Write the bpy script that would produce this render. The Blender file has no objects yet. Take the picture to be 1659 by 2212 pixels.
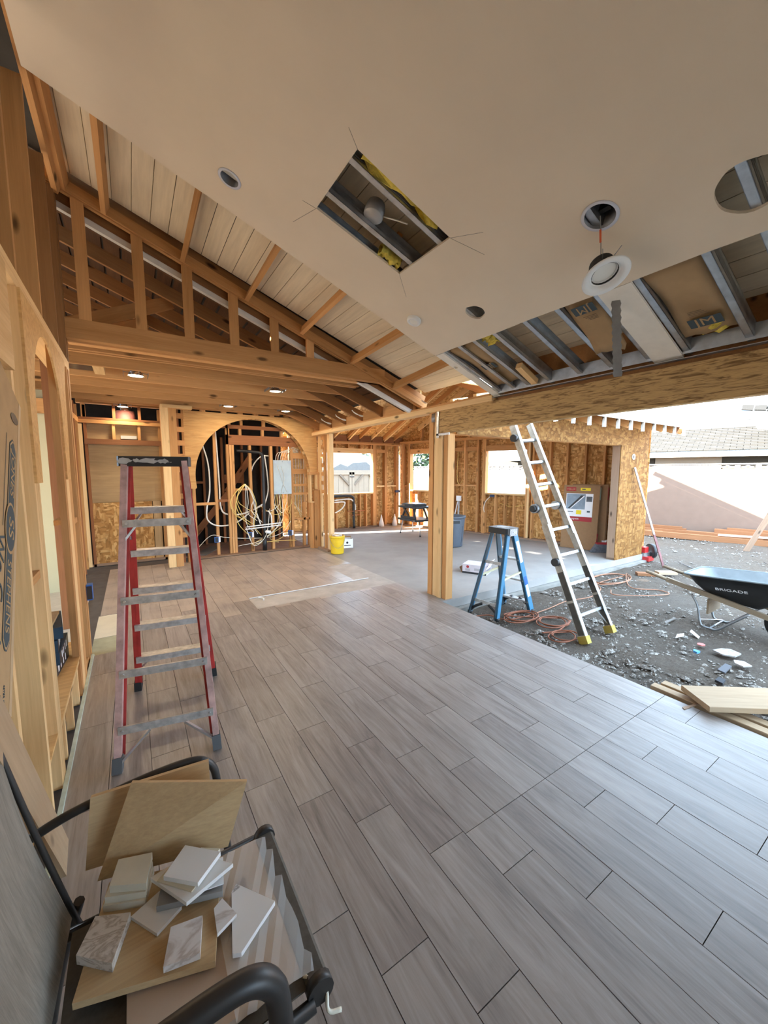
import bpy, bmesh, math, random
from mathutils import Vector, Matrix

# ---------------------------------------------------------------- camera, sky, sun, exposure
scene = bpy.context.scene
COL = scene.collection
rnd = random.Random(7)

cam_data = bpy.data.cameras.new('camera')
cam_data.sensor_fit = 'VERTICAL'
cam_data.sensor_height = 36.0
cam_data.sensor_width = 27.0
cam_data.lens = 840.0 / 2212.0 * 36.0
cam_data.clip_start = 0.02
cam_data.clip_end = 400
cam = bpy.data.objects.new('camera', cam_data)
COL.objects.link(cam)
cam.location = (0, 0, 1.68)
cam.rotation_euler = (math.radians(84.0), 0, math.radians(-32.9))
scene.camera = cam

world = bpy.data.worlds.new('sky')
scene.world = world
world.use_nodes = True
_bg = world.node_tree.nodes['Background']
_bg.inputs['Color'].default_value = (0.56, 0.77, 1.0, 1)
_bg.inputs['Strength'].default_value = 1.5

sun_data = bpy.data.lights.new('sun', 'SUN')
sun_data.energy = 15.0
sun_data.angle = math.radians(0.6)
sun_data.color = (1.0, 0.93, 0.82)
sun = bpy.data.objects.new('sun', sun_data)
COL.objects.link(sun)
sun.location = (-10, 12, 14)
sun.rotation_euler = Vector((4.85, -1.70, -2.72)).to_track_quat('-Z', 'Y').to_euler()

vs = scene.view_settings
vs.view_transform = 'Standard'
vs.look = 'None'
vs.gamma = 1.0
vs.use_curve_mapping = False
vs.exposure = 2.90

# ---------------------------------------------------------------- object helpers
WM = {}


def tag(o, label=None, cat=None, group=None, kind=None):
    if label: o['label'] = label
    if cat: o['category'] = cat
    if group: o['group'] = group
    if kind: o['kind'] = kind
    return o


def place(o, M, parent=None):
    COL.objects.link(o)
    WM[o.name] = M
    if parent is not None:
        o.parent = parent
        o.matrix_parent_inverse = WM[parent.name].inverted()
    o.matrix_basis = M
    return o


def root(name, loc=(0, 0, 0), label=None, cat=None, group=None, kind=None):
    o = bpy.data.objects.new(name, None)
    o.empty_display_size = 0.1
    place(o, Matrix.Translation(loc))
    return tag(o, label, cat, group, kind)


class MB:
    """collects geometry for ONE mesh"""
    def __init__(s):
        s.v = []; s.f = []; s.sm = []

    def add(s, vs_, fs_, smooth=False):
        n = len(s.v)
        s.v += [tuple(p) for p in vs_]
        s.f += [tuple(i + n for i in f) for f in fs_]
        s.sm += [smooth] * len(fs_)
        return s

    def box(s, x0, x1, y0, y1, z0, z1):
        return s.add([(x0, y0, z0), (x1, y0, z0), (x1, y1, z0), (x0, y1, z0), (x0, y0, z1), (x1, y0, z1), (x1, y1, z1), (x0, y1, z1)],
                     [(0, 3, 2, 1), (4, 5, 6, 7), (0, 1, 5, 4), (1, 2, 6, 5), (2, 3, 7, 6), (3, 0, 4, 7)])

    def beam(s, p0, p1, w, t, up=(0, 0, 1)):
        p0 = Vector(p0); p1 = Vector(p1)
        M, L = frame(p0, p1, up)
        c = [(-L / 2, -w / 2, -t / 2), (L / 2, -w / 2, -t / 2), (L / 2, w / 2, -t / 2), (-L / 2, w / 2, -t / 2),
             (-L / 2, -w / 2, t / 2), (L / 2, -w / 2, t / 2), (L / 2, w / 2, t / 2), (-L / 2, w / 2, t / 2)]
        return s.add([M @ Vector(q) for q in c], [(0, 3, 2, 1), (4, 5, 6, 7), (0, 1, 5, 4), (1, 2, 6, 5), (2, 3, 7, 6), (3, 0, 4, 7)])

    def cyl(s, p0, p1, r0, r1=None, n=16, cap=True, smooth=True):
        r1 = r0 if r1 is None else r1
        M, L = frame(Vector(p0), Vector(p1))
        vs_ = []
        for x, r in ((-L / 2, r0), (L / 2, r1)):
            for i in range(n):
                a = 2 * math.pi * i / n
                vs_.append(M @ Vector((x, r * math.cos(a), r * math.sin(a))))
        s.add(vs_, [(i, (i + 1) % n, n + (i + 1) % n, n + i) for i in range(n)], smooth)
        if cap:
            b = len(s.v) - 2 * n
            s.f += [tuple(b + n - 1 - i for i in range(n)), tuple(b + n + i for i in range(n))]
            s.sm += [False, False]
        return s

    def tube(s, pts, r, n=8, cap=True):
        pts = [Vector(p) for p in pts]
        vs_ = []; N = len(pts)
        prev = None
        for i, p in enumerate(pts):
            d = (pts[min(i + 1, N - 1)] - pts[max(i - 1, 0)])
            if d.length < 1e-9: d = Vector((0, 0, 1))
            d.normalize()
            if prev is None:
                a = Vector((0, 0, 1)) if abs(d.z) < .9 else Vector((1, 0, 0))
            else:
                a = prev
            u = (a - d * a.dot(d)).normalized(); w = d.cross(u); prev = u
            rr = r[i] if isinstance(r, (list, tuple)) else r
            for k in range(n):
                t = 2 * math.pi * k / n
                vs_.append(p + u * (rr * math.cos(t)) + w * (rr * math.sin(t)))
        fs = []
        for i in range(N - 1):
            for k in range(n):
                fs.append((i * n + k, i * n + (k + 1) % n, (i + 1) * n + (k + 1) % n, (i + 1) * n + k))
        s.add(vs_, fs, True)
        if cap:
            b = len(s.v) - N * n
            s.f += [tuple(b + n - 1 - k for k in range(n)), tuple(b + (N - 1) * n + k for k in range(n))]
            s.sm += [False, False]
        return s

    def lathe(s, prof, c=(0, 0, 0), n=24, M=None, smooth=True):
        """prof: (radius, height) list; axis z"""
        vs_ = []
        for r, h in prof:
            for i in range(n):
                a = 2 * math.pi * i / n
                p = Vector((r * math.cos(a), r * math.sin(a), h))
                p = (M @ p) if M else p + Vector(c)
                vs_.append(p)
        fs = []
        for j in range(len(prof) - 1):
            for i in range(n):
                fs.append((j * n + i, j * n + (i + 1) % n, (j + 1) * n + (i + 1) % n, (j + 1) * n + i))
        return s.add(vs_, fs, smooth)

    def prism(s, poly, M, t):
        """poly: 2-D outline (local xy), extruded t along local z, placed by M"""
        n = len(poly)
        vs_ = [M @ Vector((x, y, 0)) for x, y in poly] + [M @ Vector((x, y, t)) for x, y in poly]
        fs = [tuple(range(n))[::-1], tuple(n + i for i in range(n))] + [(i, (i + 1) % n, n + (i + 1) % n, n + i) for i in range(n)]
        return s.add(vs_, fs)

    def build(s, name, mat, parent=None, M=None, fixn=True):
        me = bpy.data.meshes.new(name)
        me.from_pydata(s.v, [], s.f)
        me.polygons.foreach_set('use_smooth', s.sm)
        if fixn:
            bm = bmesh.new(); bm.from_mesh(me)
            bmesh.ops.recalc_face_normals(bm, faces=bm.faces)
            bm.to_mesh(me); bm.free()
        me.materials.append(mat)
        me.update()
        o = bpy.data.objects.new(name, me)
        return place(o, M if M is not None else Matrix.Identity(4), parent)


def frame(p0, p1, up=(0, 0, 1)):
    d = p1 - p0
    L = d.length
    x = d / L
    u = Vector(up)
    if abs(x.dot(u.normalized())) > .999:
        u = Vector((0, 1, 0)) if abs(x.y) < .9 else Vector((1, 0, 0))
    z = (u - x * u.dot(x)).normalized()
    y = z.cross(x)
    c = (p0 + p1) / 2
    M = Matrix(((x.x, y.x, z.x, c.x), (x.y, y.y, z.y, c.y), (x.z, y.z, z.z, c.z), (0, 0, 0, 1)))
    return M, L


def board(name, p0, p1, w, t, mat, parent=None, up=(0, 0, 1), bev=0.0):
    """a straight piece p0->p1; w across (sideways), t along up; grain runs along local x"""
    M, L = frame(Vector(p0), Vector(p1), up)
    m = MB()
    if bev:
        b = bev
        prof = [(-w/2 + b, -t/2), (w/2 - b, -t/2), (w/2, -t/2 + b), (w/2, t/2 - b), (w/2 - b, t/2), (-w/2 + b, t/2), (-w/2, t/2 - b), (-w/2, -t/2 + b)]
        n = 8
        m.add([(-L/2, a, c) for a, c in prof] + [(L/2, a, c) for a, c in prof],
              [tuple(range(n))[::-1], tuple(n + i for i in range(n))] + [(i, (i+1) % n, n + (i+1) % n, n + i) for i in range(n)])
    else:
        m.box(-L/2, L/2, -w/2, w/2, -t/2, t/2)
    return m.build(name, mat, parent, M)


def bx(name, x0, x1, y0, y1, z0, z1, mat, parent=None):
    """axis-aligned piece; grain along its longest side"""
    d = (x1 - x0, y1 - y0, z1 - z0)
    k = max(range(3), key=lambda i: d[i])
    c = Vector(((x0 + x1) / 2, (y0 + y1) / 2, (z0 + z1) / 2))
    e = Vector((0, 0, 0)); e[k] = d[k] / 2
    if k == 0: return board(name, c - e, c + e, d[1], d[2], mat, parent)
    if k == 1: return board(name, c - e, c + e, d[0], d[2], mat, parent)
    return board(name, c - e, c + e, d[0], d[1], mat, parent, up=(0, 1, 0))


def arc(cx, cy, r, a0, a1, n):
    return [(cx + r * math.cos(math.radians(a0 + (a1 - a0) * i / n)), cy + r * math.sin(math.radians(a0 + (a1 - a0) * i / n))) for i in range(n + 1)]


def spline(pts, k=6):
    """Catmull-Rom through pts"""
    P = [Vector(p) for p in pts]
    P = [P[0] * 2 - P[1]] + P + [P[-1] * 2 - P[-2]]
    out = []
    for i in range(1, len(P) - 2):
        a, b, c, d = P[i - 1], P[i], P[i + 1], P[i + 2]
        for j in range(k):
            t = j / k
            out.append(0.5 * ((2 * b) + (c - a) * t + (2 * a - 5 * b + 4 * c - d) * t * t + (3 * b - a - 3 * c + d) * t ** 3))
    out.append(P[-2])
    return out


def MX(o, x, y, z):
    x = Vector(x); y = Vector(y); z = Vector(z); o = Vector(o)
    return Matrix(((x.x, y.x, z.x, o.x), (x.y, y.y, z.y, o.y), (x.z, y.z, z.z, o.z), (0, 0, 0, 1)))


def text(name, body, size, M, mat, parent=None, align='CENTER', xs=1.0, extrude=0.0006):
    """flat lettering; local x = reading direction, y = up, z = out of the surface"""
    cu = bpy.data.curves.new(name, 'FONT')
    cu.body = body; cu.size = size; cu.align_x = align; cu.align_y = 'CENTER'; cu.extrude = extrude
    tmp = bpy.data.objects.new(name + '_tmp', cu)
    COL.objects.link(tmp)
    dg = bpy.context.evaluated_depsgraph_get()
    me = bpy.data.meshes.new_from_object(tmp.evaluated_get(dg))
    bpy.data.objects.remove(tmp); bpy.data.curves.remove(cu)
    for v in me.vertices: v.co.x *= xs
    me.materials.clear(); me.materials.append(mat)
    o = bpy.data.objects.new(name, me)
    return place(o, M, parent)


# ---------------------------------------------------------------- materials
def newmat(name):
    m = bpy.data.materials.new(name); m.use_nodes = True
    nt = m.node_tree
    return m, nt, nt.nodes['Principled BSDF']


class NT:
    def __init__(s, nt): s.nt = nt
    def n(s, t, **kw):
        o = s.nt.nodes.new(t)
        for k, v in kw.items():
            if k.startswith('_'): setattr(o, k[1:], v)
            else:
                key = k.replace('__', ' ')
                o.inputs[key].default_value = v
        return o
    def l(s, a, b): s.nt.links.new(a, b)
    def ramp(s, fac, stops):
        r = s.n('ShaderNodeValToRGB')
        e = r.color_ramp.elements
        while len(e) < len(stops): e.new(0.5)
        for q, (p, c) in zip(e, stops):
            q.position = p; q.color = (*c, 1)
        s.l(fac, r.inputs[0]); return r.outputs[0]
    def mix(s, fac, a, b, mode='MIX'):
        x = s.n('ShaderNodeMixRGB', _blend_type=mode)
        for sock, val in ((x.inputs[0], fac), (x.inputs[1], a), (x.inputs[2], b)):
            if hasattr(val, 'is_linked'): s.l(val, sock)
            elif isinstance(val, (int, float)): sock.default_value = val
            else: sock.default_value = (*val, 1)
        return x.outputs[0]
    def coords(s, scale, rnd_offset=True, rot=(0, 0, 0)):
        tc = s.n('ShaderNodeTexCoord')
        v = tc.outputs['Object']
        if rnd_offset:
            oi = s.n('ShaderNodeObjectInfo')
            mu = s.n('ShaderNodeVectorMath', _operation='SCALE'); mu.inputs[0].default_value = (31.7, 17.3, 23.9)
            s.l(oi.outputs['Random'], mu.inputs['Scale'])
            ad = s.n('ShaderNodeVectorMath', _operation='ADD')
            s.l(v, ad.inputs[0]); s.l(mu.outputs[0], ad.inputs[1]); v = ad.outputs[0]
        mp = s.n('ShaderNodeMapping'); mp.inputs['Scale'].default_value = scale; mp.inputs['Rotation'].default_value = rot
        s.l(v, mp.inputs[0])
        return mp.outputs[0]
    def noise(s, vec, scale=1.0, detail=4.0, rough=.55, dist=0.0):
        n = s.n('ShaderNodeTexNoise', Scale=scale, Detail=detail, Roughness=rough, Distortion=dist)
        s.l(vec, n.inputs['Vector']); return n.outputs['Fac']
    def bump(s, h, strength, dist, bsdf):
        b = s.n('ShaderNodeBump', Strength=strength, Distance=dist)
        s.l(h, b.inputs['Height']); s.l(b.outputs[0], bsdf.inputs['Normal'])
    def random(s):
        return s.n('ShaderNodeObjectInfo').outputs['Random']


def plain(name, c, rough=.6, metal=0.0, var=0.0, scale=8.0, bump=0.0, spec=.5, randv=0.0):
    m, nt, b = newmat(name); t = NT(nt)
    b.inputs['Roughness'].default_value = rough; b.inputs['Metallic'].default_value = metal
    b.inputs['Specular IOR Level'].default_value = spec
    v = t.coords((scale,) * 3)
    f = t.noise(v, 1.0, 5)
    col = t.ramp(f, [(.25, [max(0, x * (1 - var)) for x in c]), (.75, [min(1, x * (1 + var)) for x in c])])
    if randv:
        col = t.mix(randv, col, t.ramp(t.random(), [(0, [x * .55 for x in c]), (1, [min(1, x * 1.35) for x in c])]))
    t.l(col, b.inputs['Base Color'])
    if bump: t.bump(f, bump, .01, b)
    return m


def wood(name, dark, light, gs=(1.3, 16, 16), rough=.7, randv=.35, knots=True, lo=.3, hi=.72, dist=.8):
    m, nt, b = newmat(name); t = NT(nt)
    b.inputs['Roughness'].default_value = rough
    b.inputs['Specular IOR Level'].default_value = .25
    v = t.coords(gs)
    f = t.noise(v, 1.0, 6, .6, dist)
    fine = t.noise(t.coords((gs[0] * 2.5, gs[1] * 6, gs[2] * 6)), 1.0, 3, .6)
    mid = [(a + c) / 2 for a, c in zip(dark, light)]
    col = t.ramp(f, [(lo, dark), ((lo + hi) / 2, mid), (hi, light)])
    col = t.mix(.28, col, t.ramp(fine, [(.3, [x * .7 for x in mid]), (.7, [min(1, x * 1.25) for x in light])]))
    if randv:
        col = t.mix(randv, col, t.ramp(t.random(), [(0, [x * .75 for x in dark]), (.5, mid), (1, [min(1, x * 1.12) for x in light])]))
    if knots:
        vo = t.n('ShaderNodeTexVoronoi', Scale=1.0)
        t.l(t.coords((2.2, 6, 6)), vo.inputs['Vector'])
        k = t.ramp(vo.outputs['Distance'], [(.07, (1, 1, 1)), (.16, (0, 0, 0))])
        col = t.mix(k, col, [x * .3 for x in dark])
    t.l(col, b.inputs['Base Color'])
    t.bump(fine, .15, .003, b)
    return m


def osb(name, c1, c2, c3, sc=1.0):
    m, nt, b = newmat(name); t = NT(nt)
    b.inputs['Roughness'].default_value = .75
    b.inputs['Specular IOR Level'].default_value = .2
    cols = []
    for i, rot in enumerate(((.4, .7, .5), (-.6, -.3, -.9))):
        v = t.coords((8 * sc, 26 * sc, 26 * sc) if i == 0 else (24 * sc, 8 * sc, 24 * sc), True, rot)
        ns = t.n('ShaderNodeTexNoise', Scale=.5, Detail=2.0); t.l(v, ns.inputs['Vector'])
        dv = t.mix(.35, v, ns.outputs['Color'], 'ADD')
        vo = t.n('ShaderNodeTexVoronoi', Scale=1.0); t.l(dv, vo.inputs['Vector'])
        sp = t.n('ShaderNodeSeparateColor'); t.l(vo.outputs['Color'], sp.inputs[0])
        cols.append((sp.outputs[0], vo.outputs['Distance']))
    sel = t.noise(t.coords((9 * sc,) * 3), 1.0, 3)
    selr = t.ramp(sel, [(.46, (0, 0, 0)), (.54, (1, 1, 1))])
    f = t.mix(selr, cols[0][0], cols[1][0])
    col = t.ramp(f, [(.0, c1), (.45, c2), (.9, c3)])
    d = t.mix(selr, cols[0][1], cols[1][1])
    edge = t.ramp(d, [(.5, (0, 0, 0)), (.95, (.55, .55, .55))])
    col = t.mix(edge, col, [x * .55 for x in c1])
    t.l(col, b.inputs['Base Color'])
    t.bump(f, .25, .004, b)
    return m


FIR = wood('fir_framing', (.40, .185, .060), (.70, .375, .15), randv=.5)
FIRL = wood('fir_bright', (.62, .36, .15), (.86, .60, .31), randv=.35)
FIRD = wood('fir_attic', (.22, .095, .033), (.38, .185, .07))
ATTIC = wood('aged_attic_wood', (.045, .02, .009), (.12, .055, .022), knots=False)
OLD = wood('old_redwood', (.22, .08, .03), (.40, .17, .07))
PT = wood('treated_lumber', (.22, .13, .085), (.36, .24, .16))
GREYWOOD = wood('weathered_handle', (.19, .135, .09), (.31, .235, .155), gs=(1.5, 30, 30), knots=False)
PLY = wood('plywood_face', (.50, .26, .09), (.74, .46, .19), gs=(1.4, 9, 9), knots=False, dist=2.2, randv=.1)
PLYT = wood('tan_plywood', (.40, .27, .13), (.52, .36, .19), gs=(1.0, 6, 6), knots=False, dist=1.5, randv=.1)
REDW = wood('new_redwood_lumber', (.21, .08, .031), (.33, .155, .073), knots=False)
PINE = wood('pale_pine', (.36, .24, .135), (.50, .36, .23), gs=(1.2, 12, 12))
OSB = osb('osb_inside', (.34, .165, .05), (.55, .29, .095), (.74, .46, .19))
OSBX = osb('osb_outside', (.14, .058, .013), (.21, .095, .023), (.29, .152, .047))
PSL = wood('parallel_strand_beam', (.13, .062, .022), (.58, .37, .155), gs=(5.0, 22, 42), randv=0, knots=False, lo=.38, hi=.52, dist=1.4)
DRY = plain('drywall', (.76, .65, .51), .9, var=.03, scale=3, spec=.1)
DRYEDGE = plain('drywall_paper', (.80, .76, .68), .9, var=.05, scale=12, spec=.1)
WPAINT = plain('white_painted_board', (.70, .68, .63), .7, var=.08, scale=9, spec=.2)
DECK = wood('painted_deck_board', (.68, .57, .41), (.80, .69, .51), gs=(.9, 5, 5), knots=False, randv=.12)
CREAM = plain('cream_wall_paint', (.50, .44, .27), .8, var=.03, scale=3)
BLACKP = plain('black_building_paper', (.022, .017, .014), .9, var=.4, scale=5)
ROOFM = plain('roofing_felt', (.05, .045, .04), .9, var=.2)
STEEL = plain('galvanised_steel', (.50, .53, .56), .38, .85, var=.22, scale=14)
STEELD = plain('dull_steel', (.30, .31, .32), .45, .8, var=.2, scale=10)
ALU = plain('aluminium', (.60, .61, .62), .30, .85, var=.08, scale=10)
ALUD = plain('worn_aluminium', (.48, .46, .43), .5, .45, var=.35, scale=22)
CONC = plain('concrete_slab', (.30, .28, .26), .75, var=.14, scale=2.2, bump=.1, spec=.3)
CONCD = plain('concrete_stem', (.23, .215, .19), .9, var=.25, scale=5, bump=.4)
CONCP = plain('mortar_patch', (.42, .38, .34), .9, var=.16, scale=6, bump=.3)
BLACK = plain('black_plastic', (.018, .018, .019), .45, var=.2)
ABS = plain('black_drain_pipe', (.012, .012, .013), .4)
WHITE = plain('white_plastic', (.82, .82, .80), .45, var=.03)
PEX = plain('white_pipe', (.80, .79, .74), .4, var=.04)
NMY = plain('yellow_cable', (.72, .52, .16), .5, var=.12)
NMW = plain('white_cable', (.80, .76, .66), .5, var=.05)
BLUEB = plain('blue_box_plastic', (.02, .11, .38), .5)
REDF = plain('red_fibreglass', (.42, .035, .03), .5, var=.35, scale=7)
REDW_ = plain('worn_pink_fibreglass', (.46, .29, .26), .8, var=.38, scale=14)
BLUEF = plain('blue_fibreglass', (.05, .20, .34), .45, var=.15, scale=8)
YELL = plain('yellow_plastic', (.78, .50, .02), .4, var=.06)
YFOOT = plain('mustard_rubber', (.42, .32, .06), .7, var=.2)
CARD = plain('cardboard', (.46, .31, .165), .85, var=.07, scale=20, spec=.15)
CARDB = plain('brown_cardboard', (.30, .175, .09), .85, var=.06, scale=20, spec=.15)
INK = plain('slate_ink', (.055, .08, .095), .8)
INKR = plain('red_ink', (.36, .025, .03), .7)
INKY = plain('yellow_ink', (.85, .66, .03), .7)
INKW = plain('white_label', (.82, .83, .84), .7)
KRAFT = plain('kraft_facing', (.40, .27, .145), .75, var=.15, scale=5, spec=.2)
GLASSW = plain('yellow_glass_wool', (.75, .58, .10), .95, var=.25, scale=30, bump=.6)
PINKW = plain('pink_duct_wrap', (.55, .22, .19), .8, var=.2, scale=8)
FOIL = plain('foil', (.8, .8, .8), .25, .95, var=.2)
GREYP = plain('grey_bin_plastic', (.10, .115, .14), .55, var=.08)
TUBD = plain('wheelbarrow_black', (.016, .016, .017), .5, var=.5, scale=6)
TUBI = plain('wheelbarrow_dusty', (.22, .235, .24), .8, var=.25, scale=4)
RUBBER = plain('black_rubber', (.02, .02, .02), .8, var=.3, scale=9)
SLING = plain('woven_sling', (.10, .088, .072), .85, var=.2, scale=60)
FRAMED = plain('bronze_frame', (.035, .032, .030), .42, .3, var=.2)
SAMPLE = wood('oak_sample_board', (.46, .31, .16), (.56, .39, .21), gs=(.9, 22, 22), knots=False, randv=.1)
TILEW = plain('white_tile', (.72, .71, .69), .4, var=.05, scale=4)
TILEC = plain('cream_stone', (.66, .60, .47), .6, var=.08, scale=10)
STUCCO = plain('pink_stucco_fence', (.20, .128, .093), .9, var=.05, scale=6, bump=.15)
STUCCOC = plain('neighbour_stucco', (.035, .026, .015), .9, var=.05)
BREEZE = plain('breeze_block', (.30, .285, .27), .9, var=.05, scale=8)
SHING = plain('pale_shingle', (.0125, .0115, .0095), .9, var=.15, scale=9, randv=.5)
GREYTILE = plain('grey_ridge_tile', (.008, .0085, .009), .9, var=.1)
CORD = plain('orange_cord', (.25, .075, .03), .6, var=.15)
TEALB = plain('teal_carton', (.012, .045, .085), .6, var=.2)
SILLG = plain('pale_green_strip', (.42, .49, .42), .6, var=.2, scale=14)
PAPER = plain('white_paper', (.80, .79, .76), .8)
STONE = plain('crushed_stone', (.34, .32, .30), .95, var=.4, scale=30)
LEAFM = plain('leaf_green', (.035, .055, .012), .7, var=.4, scale=2)
BRICKM = plain('chimney_brick', (.14, .06, .035), .9, var=.1)
COVER = plain('grey_tarp', (.10, .105, .105), .7, var=.1)
CLEARP, _nt, _b = newmat('clear_plastic_wrap')
_b.inputs['Base Color'].default_value = (.95, .95, .95, 1); _b.inputs['Roughness'].default_value = .12
_b.inputs['Alpha'].default_value = .28
CLEARP.surface_render_method = 'BLENDED'
LENS = plain('frosted_lens', (.82, .80, .74), .35)
LIT, _nt, _b = newmat('lit_lens')
_b.inputs['Base Color'].default_value = (.9, .85, .75, 1)
_b.inputs['Emission Color'].default_value = (1.0, .80, .52, 1); _b.inputs['Emission Strength'].default_value = 4.0
REFL = plain('bright_reflector', (.86, .86, .85), .18, .9)


def marble(name, base, vein, sc=6.0, w=.05):
    m, nt, b = newmat(name); t = NT(nt); b.inputs['Roughness'].default_value = .35
    f = t.noise(t.coords((sc * .6, sc, sc)), 1.0, 5, .55, 1.2)
    col = t.ramp(f, [(.5 - w, base), (.5, vein), (.5 + w, base)])
    t.l(col, b.inputs['Base Color']); return m


MARB = marble('veined_marble', (.72, .71, .70), (.28, .26, .26), 5, .018)
MARB2 = marble('warm_veined_marble', (.72, .69, .67), (.50, .44, .40), 9, .06)
TRAV = marble('pitted_stone', (.62, .57, .51), (.38, .32, .26), 22, .06)


def floor_tile(name='wood_look_tile', dusty=.35):
    m, nt, b = newmat(name); t = NT(nt)
    b.inputs['Roughness'].default_value = .42; b.inputs['Specular IOR Level'].default_value = .45
    f = t.noise(t.coords((1.5, 14, 14)), 1.0, 8, .66, 1.3)
    g = t.noise(t.coords((5, 90, 90)), 1.0, 4, .6, .3)
    col = t.ramp(f, [(.32, (.092, .074, .066)), (.5, (.26, .215, .19)), (.68, (.41, .355, .325))])
    col = t.mix(.35, col, t.ramp(g, [(.3, (.14, .115, .10)), (.7, (.37, .325, .30))]))
    col = t.mix(.30, col, t.ramp(t.random(), [(0, (.15, .11, .09)), (.5, (.25, .205, .18)), (1, (.35, .30, .27))]))
    dust = t.noise(t.coords((2.2, 2.2, 2.2)), 1.0, 4)
    col = t.mix(t.ramp(dust, [(.45 if dusty < .5 else .25, (0, 0, 0)), (.8 if dusty < .5 else .6, (dusty,) * 3)]), col, (.40, .34, .295) if dusty < .5 else (.44, .36, .295))  # strong mix holds dust and reflected light together in one paler tone
    t.l(col, b.inputs['Base Color'])
    t.bump(f, .12, .003, b)
    return m


TILE = floor_tile()
TILE_DUST_GLARE = floor_tile('dusty_glare_wood_look_tile', .75)  # far planks: dust plus bright grazing reflection put into the colour
GROUT = plain('grout', (.085, .07, .062), .9, var=.2)


def dirt():
    m, nt, b = newmat('dusty_ground'); t = NT(nt)
    b.inputs['Roughness'].default_value = .95; b.inputs['Specular IOR Level'].default_value = .1
    f = t.noise(t.coords((1.1,) * 3, False), 1.0, 6, .6)
    g = t.noise(t.coords((14,) * 3, False), 1.0, 8, .7)
    h = t.noise(t.coords((60,) * 3, False), 1.0, 5, .7)
    col = t.ramp(g, [(.3, (.085, .062, .047)), (.5, (.15, .118, .092)), (.72, (.225, .188, .155))])
    col = t.mix(.5, col, t.ramp(h, [(.35, (.07, .054, .042)), (.6, (.17, .14, .113)), (.75, (.26, .225, .19))]))
    col = t.mix(t.ramp(f, [(.4, (0, 0, 0)), (.65, (.45, .45, .45))]), col, (.145, .128, .112))
    t.l(col, b.inputs['Base Color'])
    ht = t.mix(.5, g, h)
    t.bump(ht, 1.0, .06, b)
    return m


DIRT = dirt()


# ================================================================ STRUCTURE
G = -0.15                                   # yard level
def zc(x): return 2.467 + .363 * (3.38 - x)     # drywall underside
def zg(x): return 2.575 + .377 * (3.38 - x)     # gable rafter underside
def zd(x): return zc(x) + .33                   # deck underside

# ---- yard
yard = root('ground', (8, 3, G), kind='structure')
m = MB()
nx, ny = 70, 60
gx = [3.25 + (i / nx) ** 1.6 * 46 for i in range(nx + 1)]
gy = [-14 + 64 * j / ny for j in range(ny + 1)]
for j in range(ny + 1):
    for i in range(nx + 1):
        x, y = gx[i], gy[j]
        h = .018 * math.sin(x * 3.1 + y * 1.7) + .014 * math.sin(x * 7.3 - y * 5.1) + .012 * math.sin(y * 9.7 + x * 2.2)
        if x < 3.4: h = -.02
        m.v.append((x, y, G + h - .02))
m.f = [(j * (nx + 1) + i, j * (nx + 1) + i + 1, (j + 1) * (nx + 1) + i + 1, (j + 1) * (nx + 1) + i) for j in range(ny) for i in range(nx)]
m.sm = [True] * len(m.f)
m.build('soil', DIRT, yard)
m = MB().box(-40, 3.26, -30, 60, G - .3, G - .12); m.build('soil', DIRT, yard)

patio = MB().box(5.2, 12.6, -9.0, -.35, G - .1, G + .03).build('bounce_slab', plain('pale_bounce_concrete', (.58, .55, .50), .85, var=.08, scale=2), yard)  # unseen slab added to bounce sunlight up to the ceiling

# ---- floor of the main room
floor = root('floor', (1.4, 3, 0), kind='structure')
MB().box(-3.4, 3.285, -2.6, 10.0, -.30, -.0115).build('subfloor', GROUT, floor)
W, PL = .2011, .785
OFF = {2: 1.19, 0: .955, 1: .715}
for r in range(-5, 13):
    xa = .608 + W * r; xb = xa + W
    if r == 12: xb = 3.285
    o = OFF[r % 3]
    cuts = [o + PL * k for k in range(-6, 12)]
    if xa > 1.15: cuts.append(1.175)
    lo = -2.5; hi = 8.02
    cuts = sorted(c for c in cuts if lo + .05 < c < hi - .05)
    cuts = [c for i, c in enumerate(cuts) if i == 0 or c - cuts[i - 1] > .06]
    segs = list(zip([lo] + cuts, cuts + [hi]))
    for y0, y1 in segs:
        spans = [(y0, y1)]
        holes = []
        if xa > 1.2: holes.append((4.72, 5.16 if xb < 3.0 else 6.2))       # mortar strip
        if xb < -.19: holes.append((4.3, 5.47))                          # bare patches by the left wall
        for h0, h1 in holes:
            ns = []
            for a, c in spans:
                if c <= h0 or a >= h1: ns.append((a, c))
                else:
                    if a < h0: ns.append((a, h0))
                    if c > h1: ns.append((h1, c))
            spans = ns
        for a, c in spans:
            if c - a < .03: continue
            g = .0016
            dz = rnd.uniform(-.0006, .0006)
            board('plank', ((xa + xb) / 2, a + g, -.006 + dz), ((xa + xb) / 2, c - g, -.006 + dz), xb - xa - 2 * g, .012, TILE_DUST_GLARE if a > 4.4 else TILE, floor)
MB().box(1.21, 3.29, 4.725, 5.155, -.0113, -.004).build('mortar_bed', CONCP, floor)
MB().box(2.82, 3.29, 5.16, 6.195, -.0113, -.004).build('mortar_bed', CONCP, floor)
MB().box(-.41, -.195, 4.74, 5.465, -.0113, -.002).build('underlayment_sheet', plain('cream_underlayment', (.60, .53, .40), .8, var=.06), floor)
MB().box(-.41, -.195, 4.305, 4.735, -.0113, -.003).build('underlayment_sheet', plain('mossy_underlayment', (.33, .31, .20), .8, var=.25, scale=6), floor)
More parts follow.
